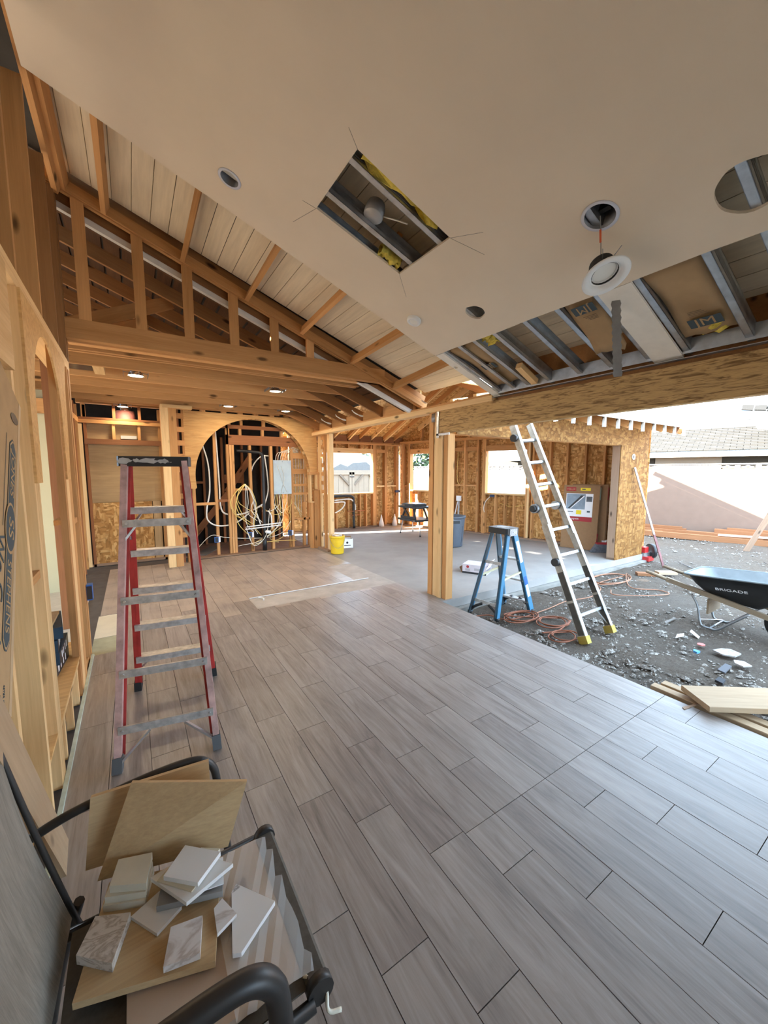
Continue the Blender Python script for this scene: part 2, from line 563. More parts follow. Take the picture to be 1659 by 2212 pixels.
# strip of torn tape along the mortar edge
m = MB()
m.tube(spline([(1.22, 5.165, .003), (1.6, 5.16, .006), (2.1, 5.17, .003), (2.6, 5.165, .005), (3.05, 5.17, .003)]), .006, 5)
tag(m.build('paper_tape', PAPER), 'torn pale tape lying along the far edge of the mortar strip', 'tape')
m = MB(); m.tube(spline([(1.33, 5.13, .004), (1.37, 5.05, .012), (1.36, 5.0, .004)]), .008, 5)
tag(m.build('paper_scrap', PAPER), 'short curled scrap of pale paper on the mortar strip', 'scrap')

# ---- slab of the addition with its exposed footing
slab = root('floor_slab', (6, 7, 0), kind='structure')
m = MB(); m.prism([(3.29, 3.70), (8.70, 3.70), (7.02, 10.3), (3.29, 10.3)], Matrix.Translation((0, 0, -.12)), .115)
m.build('concrete_slab', CONC, slab)
m = MB(); m.prism([(3.31, 3.62), (8.73, 3.62), (8.6, 4.4), (3.31, 4.4)], Matrix.Translation((0, 0, -.45)), .325)
m.build('footing', CONCD, slab)
MB().box(3.20, 3.31, -2.6, 3.72, -.4, -.013).build('slab_edge', CONCD, slab)

# ---- ceiling sheet with its cut-outs
V3 = Vector
ceil = root('ceiling', (1.2, 1, 3), kind='structure')
n_c = Vector((.363, 0, 1)).normalized()


def sheet(name, outer, holes, mat, parent, t=.016):
    bm = bmesh.new()
    edges = []
    for loop in [outer] + holes:
        vv = [bm.verts.new((x, y, 0)) for x, y in loop]
        for i in range(len(vv)): edges.append(bm.edges.new((vv[i], vv[(i + 1) % len(vv)])))
    bmesh.ops.triangle_fill(bm, use_beauty=True, edges=edges, normal=(0, 0, 1))
    ex = bmesh.ops.extrude_face_region(bm, geom=list(bm.faces))
    top = [g for g in ex['geom'] if isinstance(g, bmesh.types.BMVert)]
    tops = set(top)
    for v in bm.verts:
        z = zc(v.co.x)
        if v in tops:
            v.co = Vector((v.co.x, v.co.y, z)) + n_c * t
        else:
            v.co.z = z
    bmesh.ops.recalc_face_normals(bm, faces=bm.faces)
    me = bpy.data.meshes.new(name); bm.to_mesh(me); bm.free(); me.materials.append(mat)
    return place(bpy.data.objects.new(name, me), Matrix.Identity(4), parent)


def ring(cx, cy, r, n=28, wob=0.0):
    return [(cx + (r + wob * math.sin(5 * a)) * math.cos(a) * .94, cy + (r + wob * math.sin(3 * a)) * math.sin(a)) for a in [2 * math.pi * i / n for i in range(n)]]


edge_y = [2.985 + .006 * math.sin(i * 2.3) for i in range(13)]
outer = [(-.37, -2.3), (2.515, -2.3)] + [(2.515 + .004 * math.sin(k * 1.9), -2.3 + 5.285 * k / 20) for k in range(1, 20)] + [(2.515 - 2.885 * i / 12, edge_y[i]) for i in range(13)]
rect = [(1.06, 1.887), (1.695, 1.887), (1.69, 2.41), (1.062, 2.42)]
sheet('drywall_sheet', outer, [rect, ring(.612, 2.697, .066), ring(2.256, 2.218, .074, wob=.004), ring(2.046, 1.17, .082), ring(2.262, .64, .132, 32, .005)], DRY, ceil)
for y0, y1, x1 in ((1.235, 1.43, 3.34), (2.875, 2.975, 3.36)):
    o = sheet('drywall_strip', [(2.52, y0), (x1, y0 + .01), (x1, y1), (2.52, y1)], [ring(2.75, (y0 + y1) / 2 + .02, .02, 10, .006)] if y0 > 2 else [], DRYEDGE, ceil)
for (xa, ya), (xb, yb_) in (((1.695, 1.887), (1.90, 1.80)), ((1.695, 1.887), (1.78, 1.70)), ((1.69, 2.41), (1.86, 2.56)), ((1.06, 1.887), (.98, 1.83)), ((1.062, 2.42), (1.0, 2.66)), ((1.062, 2.42), (.98, 2.44))):
    pa = V3((xa, ya, zc(xa) - .0006)); pb_ = V3((xb, yb_, zc(xb) - .0006))
    board('pencil_line', pa, pb_, .0022, .0008, plain('pencil', (.30, .26, .22), .9), ceil, up=(.363, 0, 1))
# steel studs hung under the deck, C-shaped
def cstud(y, x0, x1, flip=1):
    p0 = Vector((x0, y, zc(x0) + .018)); p1 = Vector((x1, y, zc(x1) + .018))
    M, L = frame(p0, p1)
    m = MB()
    a, h, t = .041, .092, .003
    m.box(-L/2, L/2, -a/2, a/2, 0, t)
    m.box(-L/2, L/2, -a/2, a/2, h - t, h)
    ys = flip * a / 2
    m.box(-L/2, L/2, min(ys, ys - flip * t), max(ys, ys - flip * t), 0, h)
    for zz in (.03, .045, .06):
        m.box(-L/2, L/2, min(ys, ys - flip * .006), max(ys, ys - flip * .006), zz, zz + .006)
    ys2 = -flip * a / 2
    m.box(-L/2, L/2, min(ys2, ys2 + flip * t), max(ys2, ys2 + flip * t), 0, .014)
    m.build('steel_stud', STEEL, ceil, M)
for y, f in ((2.86, 1), (2.50, 1), (2.28, -1), (1.985, 1), (1.72, -1), (1.45, 1), (1.215, -1), (.885, -1), (.66, -1), (.3, 1), (2.68, 1)):
    cstud(y, -.3, 3.345, f)
m = MB(); m.box(3.30, 3.303, -2.2, 2.97, zc(3.3) + .0, zc(3.3) + .1).box(3.30, 3.36, -2.2, 2.97, zc(3.36) - .006, zc(3.36) - .003)
m.build('steel_track', STEEL, ceil)
# rigid conduit lines seen through the service opening
for k in range(3):
    board('furring_channel', (.5, 2.06 + .05 * k, zc(.5) + .2), (2.2, 2.06 + .05 * k, zc(2.2) + .2), .016, .016, STEELD, ceil)

# ---- roof deck, rafters and covering of the old house
roof = root('roof', (1, 3, 4), kind='structure')
nb = 28
for i in range(nb):
    xa = -.42 + i * .1395; xb = xa + .1355
    xm = (xa + xb) / 2
    y1 = 4.34
    M, L = frame(Vector((xm, -2.4, zd(xm) + .01)), Vector((xm, y1, zd(xm) + .01)), n_c)
    MB().box(-L/2, L/2, -(xb - xa) / 2 * 1.06, (xb - xa) / 2 * 1.06, -.01, .01).build('deck_board', DECK, roof, M)
def slab_quad(name, x0, x1, y0, y1, f, t, mat, parent):
    m = MB()
    m.add([(x0, y0, f(x0)), (x1, y0, f(x1)), (x1, y1, f(x1)), (x0, y1, f(x0)), (x0, y0, f(x0) + t), (x1, y0, f(x1) + t), (x1, y1, f(x1) + t), (x0, y1, f(x0) + t)],
          [(0, 3, 2, 1), (4, 5, 6, 7), (0, 1, 5, 4), (1, 2, 6, 5), (2, 3, 7, 6), (3, 0, 4, 7)])
    return m.build(name, mat, parent)
zr = lambda x: zd(x) + .03
slab_quad('roofing', -1.2, 4.45, -3.0, 3.05, zr, .05, ROOFM, roof)  # eave lengthened out of sight to hold sky light off the floor edge
slab_quad('roofing', -1.2, 3.40, 3.05, 4.36, zr, .05, ROOFM, roof)
zr2 = lambda x: zg(x) + .26
slab_quad('roofing', -1.2, 3.42, 4.36, 10.4, zr2, .05, ROOFM, roof)
zl = lambda x: zr(-1.2) + .363 * (x + 1.2)
slab_quad('roofing', -6.2, -1.2, -3.0, 10.4, zl, .05, ROOFM, roof)
MB().box(3.40, 3.43, -2.3, 2.98, 2.435, 2.83).build('eave_board', FIRD, roof)
# spaced sheathing boards over the kitchen rafters
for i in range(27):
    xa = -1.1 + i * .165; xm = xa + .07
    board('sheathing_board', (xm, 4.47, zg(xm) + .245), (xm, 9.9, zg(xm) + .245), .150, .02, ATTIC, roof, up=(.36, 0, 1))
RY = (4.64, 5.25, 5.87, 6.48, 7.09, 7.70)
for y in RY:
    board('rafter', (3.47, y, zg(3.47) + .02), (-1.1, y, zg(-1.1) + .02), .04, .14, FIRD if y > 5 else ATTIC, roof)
for a, b in zip((4.42,) + RY, RY + (8.3,)):
    bx('blocking', 3.36, 3.40, a + .02, b - .02, 2.52, 2.66, FIR, roof)
for y in RY[0:1] + (4.72,) + RY[1:]:
    hz = .14
    # ceiling joists with a clipped top corner
    m = MB()
    x1 = 2.87 if y > 5 else 2.62
    L2 = x1 + 3.3
    m.prism([(-L2, 0), (0, 0), (0, .05), (-.22, hz), (-L2, hz)], MX((0, 0, 0), (1, 0, 0), (0, 0, 1), (0, -1, 0)), .038)
    m.build('ceiling_joist', FIR, roof, Matrix.Translation((x1, y + .06, 2.80)))
bx('ceiling_joist', -.46, 2.6, 7.93, 7.97, 2.80, 2.93, FIR, roof)
# attic braces seen through the gable
for p0, p1 in (((-.55, 5.0, 3.05), (.52, 5.6, 3.72)), ((-.5, 5.2, 3.0), (.30, 6.6, 3.75)), ((-.05, 5.4, 2.90), (.75, 5.9, 3.35)), ((.2, 6.4, 2.95), (.2, 6.4, 3.9))):
    board('brace', p0, p1, .04, .14, FIR, roof)
# lookouts between the ceiling sheet and the gable rafters
for x in (-.33, -.06, .536, 1.122, 1.715, 2.345, 2.963):
    za = zg(x) + .055
    board('lookout', (x, 4.345, za), (x, 2.45 if x < 2.6 else 3.02, zd(x) - .055), .04, .089, FIR, roof, up=n_c)
board('lookout', (-.37, 4.345, zg(-.37) + .02), (-.37, 2.4, zd(-.37) - .09), .04, .14, FIR, roof, up=n_c)

# ---- gable frame
gab = root('wall_gable', (1.4, 4.37, 2.6), kind='structure')
m = MB(); m.box(-1.7, 1.52, -.0445, .0445, 0, .165); m.build('collar_beam', FIR, gab, Matrix.Translation((1.30, 4.39, 2.812)))
board('collar_ledger', (-.4, 4.49, 2.83), (2.78, 4.49, 2.83), .09, .06, FIR, gab)
for dy, dz, mt, h in ((0, 0, FIR, .105), (.045, .085, FIRD, .12)):
    board('rafter', (-.62, 4.37 + dy, zg(-.62) + dz + h / 2), (3.52, 4.37 + dy, zg(3.52) + dz + h / 2), .04, h, mt, gab)
board('rafter', (-.62, 4.345, zg(-.62) + .035), (3.45, 4.345, zg(3.45) + .035), .03, .05, FIR, gab)
board('painted_trim', (-.62, 4.47, zg(-.62) - .085), (3.42, 4.47, zg(3.42) - .085), .05, .05, WPAINT, gab)
board('rafter', (-.62, 4.47, zg(-.62) + .02), (3.42, 4.47, zg(3.42) + .02), .05, .15, FIRD, gab)
for x in (-.30, .115, .515, .935, 1.355, 1.765):
    bx('stud', x - .0, x + .088, 4.352, 4.39, 2.977, zg(x + .044) + .01, FIR, gab)
    MB()
# ---- the long strand beam and its post
beam = root('beam', (3.38, 1, 2.16), kind='structure')
bx('strand_beam', 3.335, 3.42, -2.6, 3.895, 2.16, 2.435, PSL, beam)
board('top_plate', (3.385, 2.98, 2.465), (3.385, 8.1, 2.465), .15, .06, FIRL, beam)
board('top_plate', (3.385, 3.02, 2.50), (3.385, 8.1, 2.50), .13, .04, FIR, beam)
m = MB(); m.box(3.325, 3.334, 3.86, 3.90, 2.10, 2.44); m.box(3.325, 3.334, 3.66, 3.90, 2.13, 2.158); m.build('beam_hanger', STEEL, beam)
for k in range(6):
    m = MB(); m.tube([(3.325, 3.93 + .012 * k, 2.42), (3.315, 3.925 + .012 * k, 2.36), (3.325, 3.93 + .012 * k, 2.31)], .004, 5); m.build('strap_tie', STEEL, beam)
post = root('column_post', (3.43, 3.9, 0), kind='structure')
for y0, y1, h, mt, xo in ((4.00, 4.09, 2.435, FIR, 0), (3.905, 3.998, 2.435, FIRL, .012), (3.82, 3.902, 2.158, FIRL, 0), (3.735, 3.818, 2.158, FIR, .02)):
    board('stud', ((3.36 + xo + 3.50) / 2, (y0 + y1) / 2, -.005), ((3.36 + xo + 3.50) / 2, (y0 + y1) / 2, h), 3.50 - 3.36 - xo, y1 - y0 - .004, mt, post, up=(0, 1, 0), bev=.004)
board('blocking', (3.43, 4.06, .05), (3.52, 4.06, .05), .06, .09, FIR, post)

# ---- left wall
wl = root('wall_left', (-.47, 2.5, 0), kind='structure')
XI, XO = -.40, -.54
for z0 in (2.535, 2.575):
    bx('top_plate', XO, XI, -.6, 4.40, z0, z0 + .038, FIRL, wl)
for y in (.0, .63, 1.27, 1.91, 2.545, 3.18, 3.84, 4.40):
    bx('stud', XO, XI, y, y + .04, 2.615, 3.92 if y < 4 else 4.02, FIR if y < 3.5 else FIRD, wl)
bx('stud', XO, XI, 4.30, 4.34, 2.615, 3.98, FIRD, wl)
for y in (.2, .62, 1.03, 1.44, 1.85, 2.262, 2.53, 2.572, 2.614, 3.55, 3.595, 4.20, 4.31, 4.352):
    bx('stud', XO if y < 2.4 else (-.47 if y > 4 else -.442), XI, y, y + .039, 0.0, 2.535, FIRL if y < 3 else FIR, wl)
bx('flat_stud', -.438, XI, 3.64, 3.78, 0.0, 2.0, FIRL, wl)
bx('flat_stud', -.438, XI, 3.785, 3.93, 0.0, 2.0, FIR, wl)
bx('blocking', XO, XI - .01, 2.302, 2.528, 1.15, 1.19, FIR, wl)
bx('blocking', XO, XI - .01, 3.99, 4.198, 1.25, 1.29, FIR, wl)
bx('header_board', -.415, -.385, .3, 2.26, 2.10, 2.53, FIRL, wl)
# arched plywood over the niche
poly = [(2.53, 1.62), (2.675, 1.62)]
poly += [(3.145 + .465 * math.cos(a), 2.02 + .445 * math.sin(a)) for a in [math.pi - math.pi * i / 20 for i in range(21)]]
poly += [(3.62, 1.62), (3.80, 1.62), (3.90, 2.30), (3.99, 2.533), (2.53, 2.533)]
m = MB(); m.prism([(y, z) for y, z in poly], MX((-.40, 0, 0), (0, 1, 0), (0, 0, 1), (1, 0, 0)), .012)
m.build('arched_panel', PLY, wl)
MB().box(-.398, -.378, .9, 4.30, -.004, .018).build('edge_strip', SILLG, wl)
bx('bottom_plate', XO, -.41, 3.66, 4.38, 0, .038, FIR, wl)
# low platform framed inside the opening
bx('rail', -.445, -.405, 2.66, 3.60, .262, .30, FIRL, wl)
for y in (2.78, 3.10, 3.42):
    bx('cripple', -.445, -.407, y, y + .038, .0, .262, FIRL, wl)
    bx('riser_panel', -.462, -.45, y - .14, y + .14, .06, .262, PLY, wl)
MB().box(-1.5, -.40, 2.30, 3.9, .295, .311).build('platform_panel', PLY, wl)
# ---- room behind the niche
rear = root('wall_bath', (-1.2, 6.9, 0), kind='structure')
MB().box(-1.15, -.80, 6.90, 7.0, 0, 2.75).build('painted_panel', CREAM, rear)
bx('header', -1.6, -.74, 6.82, 6.89, 2.44, 2.63, FIR, rear)
MB().box(-1.9, -.56, 3.95, 6.9, -.0113, .0).build('pale_floor_sheet', plain('dusty_floor_sheet', (.50, .45, .37), .8, var=.12), rear)
MB().box(-3.2, -1.15, 6.90, 7.0, 0, 2.75).build('painted_panel', CREAM, rear)
bx('stud', -.70, -.637, 5.2, 5.24, 0, 2.8, OLD, rear)
MB().box(-3.3, -3.2, 6.7, 7.0, 0, 2.8).build('side_panel', CREAM, rear)
MB().box(-3.3, -3.2, -2.4, 2.6, 0, 4.0).build('side_panel', CREAM, rear)
MB().box(-3.3, -3.2, 2.6, 6.7, 2.6, 3.6).build('side_panel', CREAM, rear)
# wall behind the camera
wb = root('wall_near', (1.4, -2.5, 0), kind='structure')
MB().box(1.4, 3.42, -2.62, -2.5, 2.1, 4.3).build('drywall_panel', DRY, wb)
MB().box(-3.2, 1.4, -2.62, -2.5, 0, 4.3).build('drywall_panel', DRY, wb)

# unseen yard-side wall, added to keep sky light off the near floor
ws = root('wall_sky_block', (3.38, -1.2, 0), kind='structure')
bx('drywall_panel', 3.34, 3.42, -2.6, .30, 0.0, 2.158, DRY, ws)

# ---- kitchen end
wk = root('wall_kitchen', (-.1, 8.45, 0), kind='structure')
for y in (7.05, 7.45, 7.85, 8.25):
    bx('stud', -.80, -.70, y, y + .04, 0, 2.78, OLD if y < 8 else FIR, wk)
bx('plate', -.80, -.70, 7.05, 8.4, 2.5, 2.58, FIR, wk)
YB = 8.42
bx('stud', -.72, -.66, YB - .02, YB + .07, 0, 2.48, FIRL, wk)
bx('stud', -.64, -.60, YB, YB + .09, 0, 2.80, OLD, wk)
for x in (.46, .55):
    bx('stud', x, x + .05, YB, YB + .09, 0, 2.80, FIR, wk)
bx('plate', -.72, .62, YB - .02, YB + .08, 2.50, 2.56, FIR, wk)
bx('plate', -.72, .62, YB - .02, YB + .08, 2.565, 2.60, OLD, wk)
bx('header', -.64, .56, YB - .015, YB + .06, 2.145, 2.235, REDW, wk)
bx('top_plate', -.72, .62, YB - .02, YB + .08, 2.83, 2.90, FIR, wk)
for x in (-.24, .14):
    bx('cripple', x, x + .045, YB, YB + .06, 2.235, 2.50, FIR, wk)
    bx('cripple', x + .02, x + .065, YB, YB + .06, 2.60, 2.83, OLD, wk)
bx('cripple', .52, .56, YB, YB + .06, 2.60, 2.83, OLD, wk)
bx('cripple', -.66, -.60, YB, YB + .06, 2.60, 2.83, FIR, wk)
MB().box(-.62, .50, YB + .09, YB + .10, 1.12, 2.50).build('tan_panel', PLYT, wk)
bx('osb_panel', -.60, .30, YB + .05, YB + .065, .0, 1.12, OSB, wk)
bx('tan_panel', .31, .44, YB + .06, YB + .07, .0, 1.12, PLYT, wk)
bx('bottom_plate', -.72, .62, YB, YB + .09, 0, .04, PT, wk)
MB().box(-3.2, .62, 9.6, 9.7, 2.45, 4.6).build('attic_back', BLACKP, wk)
MB().box(-3.2, .9, YB + .12, YB + .16, 0, 2.5).build('backing_panel', BLACKP, wk)
# pier between kitchen and arch
pier = root('column_pier', (.62, 7.7, 0), kind='structure')
bx('stud', .47, .58, 7.62, 7.71, 0, 2.80, FIRL, pier)
bx('stud', .582, .70, 7.62, 7.71, 0, 2.80, FIR, pier)
bx('stud', .47, .51, 7.72, 7.9, 0, 2.80, FIR, pier)
bx('stud', .72, .76, 7.93, 8.02, 0, 2.80, OLD, pier)
for k in range(11):
    z = .25 + k * .235
    bx('blocking', .70, .83, 7.80, 7.84, z, z + .09, FIR, pier)
bx('stud', .80, .835, 7.90, 7.99, 0, 2.78, FIR, pier)
bx('cap_block', .5, .95, 7.60, 7.75, 2.745, 2.80, FIRL, pier)

# ---- arch wall
wa = root('wall_arch', (2.1, 8.05, 0), kind='structure')
CX_, CZ_, R_ = 2.13, 1.575, 1.13
pl_ = [(.84, 1.35), (.995, 1.35)] + [(CX_ + R_ * math.cos(math.radians(a)), CZ_ + R_ * math.sin(math.radians(a))) for a in [190 - 200 * i / 48 for i in range(49)]] + [(3.27, 1.28), (3.42, 1.28), (3.42, 2.775), (.84, 2.775)]
m = MB(); m.prism(pl_, MX((0, 8.0, 0), (1, 0, 0), (0, 0, 1), (0, -1, 0)), .014); m.build('arched_panel', PLY, wa)
for k in range(30):                                # radial blocks inside the arch
    a = math.radians(188 - 196 * k / 29)
    c = Vector((CX_ + (R_ + .028) * math.cos(a), 8.075, CZ_ + (R_ + .028) * math.sin(a)))
    d = Vector((-math.sin(a), 0, math.cos(a)))
    board('arch_block', c - d * .032, c + d * .032, .145, .05, FIR if k % 3 else FIRL, wa, up=(math.cos(a), 0, math.sin(a)))
pl2 = [(x, z) for x, z in pl_]
m = MB(); m.prism(pl2, MX((0, 8.165, 0), (1, 0, 0), (0, 0, 1), (0, -1, 0)), .012); m.build('arched_panel', PLY, wa)
for k, x in enumerate((.84, 1.13, 1.50, 1.80, 2.10, 2.42, 2.72, 3.0, 3.3)):
    bx('cripple', x, x + .09, 7.99, 8.08, 2.777, 2.90, FIR, wa)
bx('top_plate', .8, 3.45, 7.98, 8.12, 2.90, 2.94, FIR, wa)
bx('bottom_plate', .95, 3.3, 8.06, 8.2, 0, .02, PT, wa)
# stud screen right behind the arch
for x, z1, w in ((.965, 2.7, .05), (1.36, 2.72, .05), (1.60, 2.72, .045), (1.655, 2.20, .04), (1.70, 2.20, .045), (2.03, 2.20, .05), (2.46, 2.20, .055), (2.90, 2.16, .055), (2.86, 1.9, .02)):
    bx('stud', x, x + w, 8.20, 8.29, 0, z1, FIR, wa)
bx('header', 1.60, 3.15, 8.2, 8.29, 2.205, 2.395, OLD, wa)
bx('plate', 1.2, 3.2, 8.2, 8.29, 2.52, 2.59, OLD, wa)
for x in (1.62, 1.85, 2.3, 2.7):
    bx('cripple', x, x + .05, 8.2, 8.29, 2.395, 2.52, FIR, wa)
    bx('cripple', x + .03, x + .08, 8.2, 8.29, 2.59, 2.75, FIR, wa)
bx('blocking', 1.01, 1.36, 8.21, 8.28, 1.02, 1.07, FIR, wa)
bx('blocking', 1.41, 1.60, 8.21, 8.28, 1.07, 1.12, OLD, wa)
bx('blocking', 1.745, 2.03, 8.21, 8.28, 1.29, 1.33, FIR, wa)
for x, z in ((2.955, 1.62), (2.955, 1.35), (2.955, 1.16), (2.955, .60)):
    bx('blocking', x, x + .42, 8.22, 8.27, z, z + (.11 if z > 1.5 else .05), FIR, wa)
bx('blocking', 2.955, 3.38, 8.22, 8.27, 1.95, 2.07, FIR, wa)
for x in (3.18, 3.30):
    bx('stud', x, x + .045, 8.22, 8.31, 0.0, 1.0 if x < 3.2 else 2.2, FIR, wa)
# jamb cluster at the right end of the arch
for x0, x1, y0, y1, z0, z1, mt in ((3.30, 3.42, 7.86, 7.98, 0, 1.27, FIR), (3.235, 3.29, 7.90, 8.0, 0, 1.0, FIR), (3.43, 3.47, 7.80, 7.94, 0, 2.44, FIRL),
                                   (3.43, 3.48, 7.60, 7.68, 0, 2.44, FIR), (3.34, 3.38, 7.88, 7.98, 1.29, 1.62, FIRL), (3.21, 3.25, 7.9, 8.0, 1.03, 1.62, FIRL),
                                   (3.21, 3.42, 7.88, 8.0, 1.0, 1.03, FIRL), (3.19, 3.42, 7.88, 8.0, 1.60, 1.66, FIR)):
    bx('stud', x0, x1, y0, y1, z0, z1, mt, wa)
for k in range(7):
    bx('blocking', 3.435, 3.475, 7.70, 7.79, 1.2 + k * .19, 1.28 + k * .19, FIR, wa)
bx('stud', 3.44, 3.53, 7.38, 7.50, 0, 2.44, FIRL, wa)
bx('bottom_plate', 3.36, 3.50, 7.36, 8.0, -.005, .03, PT, wa)
# dark back of the utility room
wu = root('wall_utility', (1.5, 9.9, 0), kind='structure')
MB().box(.62, 1.9, 9.75, 9.85, 0, 2.45).build('dark_panel', BLACKP, wu)
MB().box(1.9, 3.2, 9.75, 9.85, 0, 2.45).build('dark_panel', BLACKP, wu)
MB().box(.62, 3.2, 9.75, 9.85, 2.53, 4.0).build('dark_panel', BLACKP, wu)
for x0, x1 in ((.62, 2.25), (2.52, 2.56), (2.78, 3.2)):
    bx('mullion', x0, x1, 9.76, 9.84, 2.45, 2.53, BLACKP, wu)
MB().box(.62, .68, 8.5, 9.75, 0, 3.2).build('dark_panel', BLACKP, wu)
for x in (.95, 1.35, 1.75, 2.2, 2.65, 3.05):
    bx('stud', x, x + .05, 9.62, 9.72, 0, 2.45, OLD, wu)
board('brace', (1.0, 9.58, .1), (1.9, 9.58, 1.2), .03, .14, OLD, wu)
board('brace', (1.85, 9.58, 1.2), (2.4, 9.58, 2.0), .03, .14, OLD, wu)
bx('blocking', 1.0, 1.35, 9.6, 9.66, 1.4, 1.45, OLD, wu)
bx('blocking', 1.8, 2.2, 9.6, 9.66, 1.4, 1.6, OLD, wu)
MB().box(.62, 3.3, 8.3, 9.75, -.004, .004).build('brown_subfloor', plain('brown_subfloor', (.20, .12, .09), .8, var=.2), wu)
board('dark_slat', (1.05, 8.4, .012), (1.5, 9.2, .012), .25, .015, plain('grey_slat', (.12, .115, .11), .8), wu)

# ---- addition: window wall at the back
wbk = root('wall_back', (5.2, 10.05, 0), kind='structure')
def studs_y(parent, xs, z0, z1, y0=10.0, y1=10.14, w=.04, mt=None):
    for x in xs: bx('stud', x, x + w, y0, y1, z0, z1, mt or FIR, parent)
studs_y(wbk, (3.5, 3.9), .04, 2.45)
studs_y(wbk, (4.30, 4.345), .04, 2.2)
studs_y(wbk, (6.08, 6.122, 6.164), .04, 2.45, w=.041)
studs_y(wbk, (6.50, 6.54), .04, 2.45)
studs_y(wbk, (6.93, 6.975), .04, 2.45)
studs_y(wbk, (4.85, 5.22, 5.62, 5.83), .04, 1.0)
bx('header', 4.3, 6.08, 10.0, 10.12, 2.20, 2.335, FIRL, wbk)
bx('sill', 4.3, 6.08, 9.99, 10.16, 1.005, 1.045, FIRL, wbk)
studs_y(wbk, (4.85, 5.25, 5.65, 6.0), 2.335, 2.45)
bx('blocking', 6.21, 6.50, 10.0, 10.1, 2.23, 2.33, FIR, wbk)
bx('blocking', 6.21, 6.50, 10.02, 10.1, 1.20, 1.245, FIRL, wbk)
bx('blocking', 6.58, 6.93, 10.02, 10.1, 1.20, 1.245, FIRL, wbk)
for z0 in (2.45, 2.49):
    bx('top_plate', 3.3, 7.05, 9.99, 10.14, z0, z0 + .038, FIR, wbk)
bx('bottom_plate', 3.3, 7.05, 10.0, 10.14, 0, .038, PT, wbk)
for x0, x1, z0, z1 in ((3.2, 4.345, 0, 2.6), (4.345, 6.08, 0, 1.02), (6.08, 7.1, 0, 1.3), (6.08, 7.1, 1.302, 2.6), (4.345, 6.08, 2.22, 2.6)):
    bx('osb_panel', x0, x1, 10.142, 10.155, z0, z1, OSB, wbk)

# ---- addition: right-hand wall, slightly skewed like the lot line
A_ = Vector((8.66, 3.86, 0)); B_ = Vector((7.05, 10.0, 0))
D_ = (B_ - A_).normalized(); N_ = Vector((-D_.y, D_.x, 0)) * -1
if N_.x < 0: N_ = -N_
LEN = (B_ - A_).length
wr = root('wall_right', tuple(A_), kind='structure')
def rw(name, s0, s1, d0, d1, z0, z1, mat, parent=wr):
    """piece of the right wall: s along the wall from its near end, d outwards"""
    c0 = A_ + D_ * s0; c1 = A_ + D_ * s1
    dm = (d0 + d1) / 2; zm = (z0 + z1) / 2
    if s1 - s0 >= z1 - z0:
        return board(name, c0 + N_ * dm + Vector((0, 0, zm)), c1 + N_ * dm + Vector((0, 0, zm)), d1 - d0, z1 - z0, mat, parent)
    sm = (c0 + c1) / 2 + N_ * dm
    return board(name, sm + Vector((0, 0, z0)), sm + Vector((0, 0, z1)), s1 - s0, d1 - d0, mat, parent, up=N_)
for s in (.04, .62, .99, 1.37, 1.75, 2.14, 3.63, 4.02, 4.38, 4.76):
    rw('stud', s, s + .04, 0, .14, .04, 2.50, FIR)
for s in (2.24, 2.285, 3.41, 3.455, 4.85, 4.89, 5.93, 5.97, 6.2):
    rw('stud', s, s + .042, 0, .14, .04, 2.50, FIR if s != 2.24 else FIRL)
for s in (2.6, 2.84, 3.1, 5.2, 5.6):
    rw('stud', s, s + .04, 0, .14, .04, 1.10, FIR)
for w0, w1 in ((2.33, 3.41), (4.93, 5.93)):
    rw('sill', w0, w1, -.01, .15, 1.075, 1.115, FIRL)
    rw('header', w0, w1, .01, .14, 2.20, 2.34, FIR)
rw('bottom_plate', .0, LEN, 0, .14, 0, .038, PT)
for z0 in (2.50, 2.54): rw('top_plate', 0, LEN, 0, .14, z0, z0 + .038, FIR)
for a, b, z in ((.08, .62, 1.22), (.66, .99, 1.22), (1.03, 1.37, 1.22), (3.67, 4.02, 1.27), (4.06, 4.38, .42), (4.06, 4.38, 1.27), (4.42, 4.76, 1.27), (6.02, 6.2, 1.2)):
    rw('blocking', a, b, .04, .09, z, z + .042, FIR)
for a, b in ((3.67, 4.02), (4.06, 4.38), (4.42, 4.76)):
    rw('blocking', a, b, .04, .09, 2.22, 2.33, FIR)
for s0, s1, z0, z1 in ((-.15, 1.2, 0, 2.6), (1.202, 2.33, 0, 2.6), (2.33, 3.41, 0, 1.1), (2.33, 3.41, 2.22, 2.6), (3.41, 4.93, 0, 2.6), (4.93, 5.93, 0, 1.1), (4.93, 5.93, 2.22, 2.6), (5.93, LEN + .15, 0, 2.6)):
    rw('osb_panel', s0, s1, .142, .155, z0, z1, OSB)
# gable triangle above the right wall
RIDGE_Y, RZ0, RS = 6.87, 2.575, .417
def zroof(y): return RZ0 + RS * (min(y - 3.72, 10.02 - y))
m = MB()
g0 = A_ + N_ * .142 + Vector((0, 0, 2.60)); g1 = B_ + N_ * .142 + Vector((0, 0, 2.60)); h0 = g0.copy(); h0.z = zroof(3.86) + .14; h1 = g1.copy(); h1.z = zroof(10.0) + .14
pk = A_ + D_ * (LEN * .5) + N_ * .142; pk.z = zroof(RIDGE_Y) + .14
_q = [g0, g1, h1, pk, h0]
m.add(_q + [p_ + N_ * .013 for p_ in _q], [(0, 1, 2, 3, 4), (9, 8, 7, 6, 5)] + [(i_, 5 + i_, 5 + (i_ + 1) % 5, (i_ + 1) % 5) for i_ in range(5)])
m.build('osb_panel', OSB, wr)
for s in (1.0, 1.8, 2.6, 3.2, 3.9, 4.7, 5.5):
    yy = (A_ + D_ * s).y
    rw('stud', s, s + .04, 0, .1, 2.58, zroof(yy) + .02, FIR)

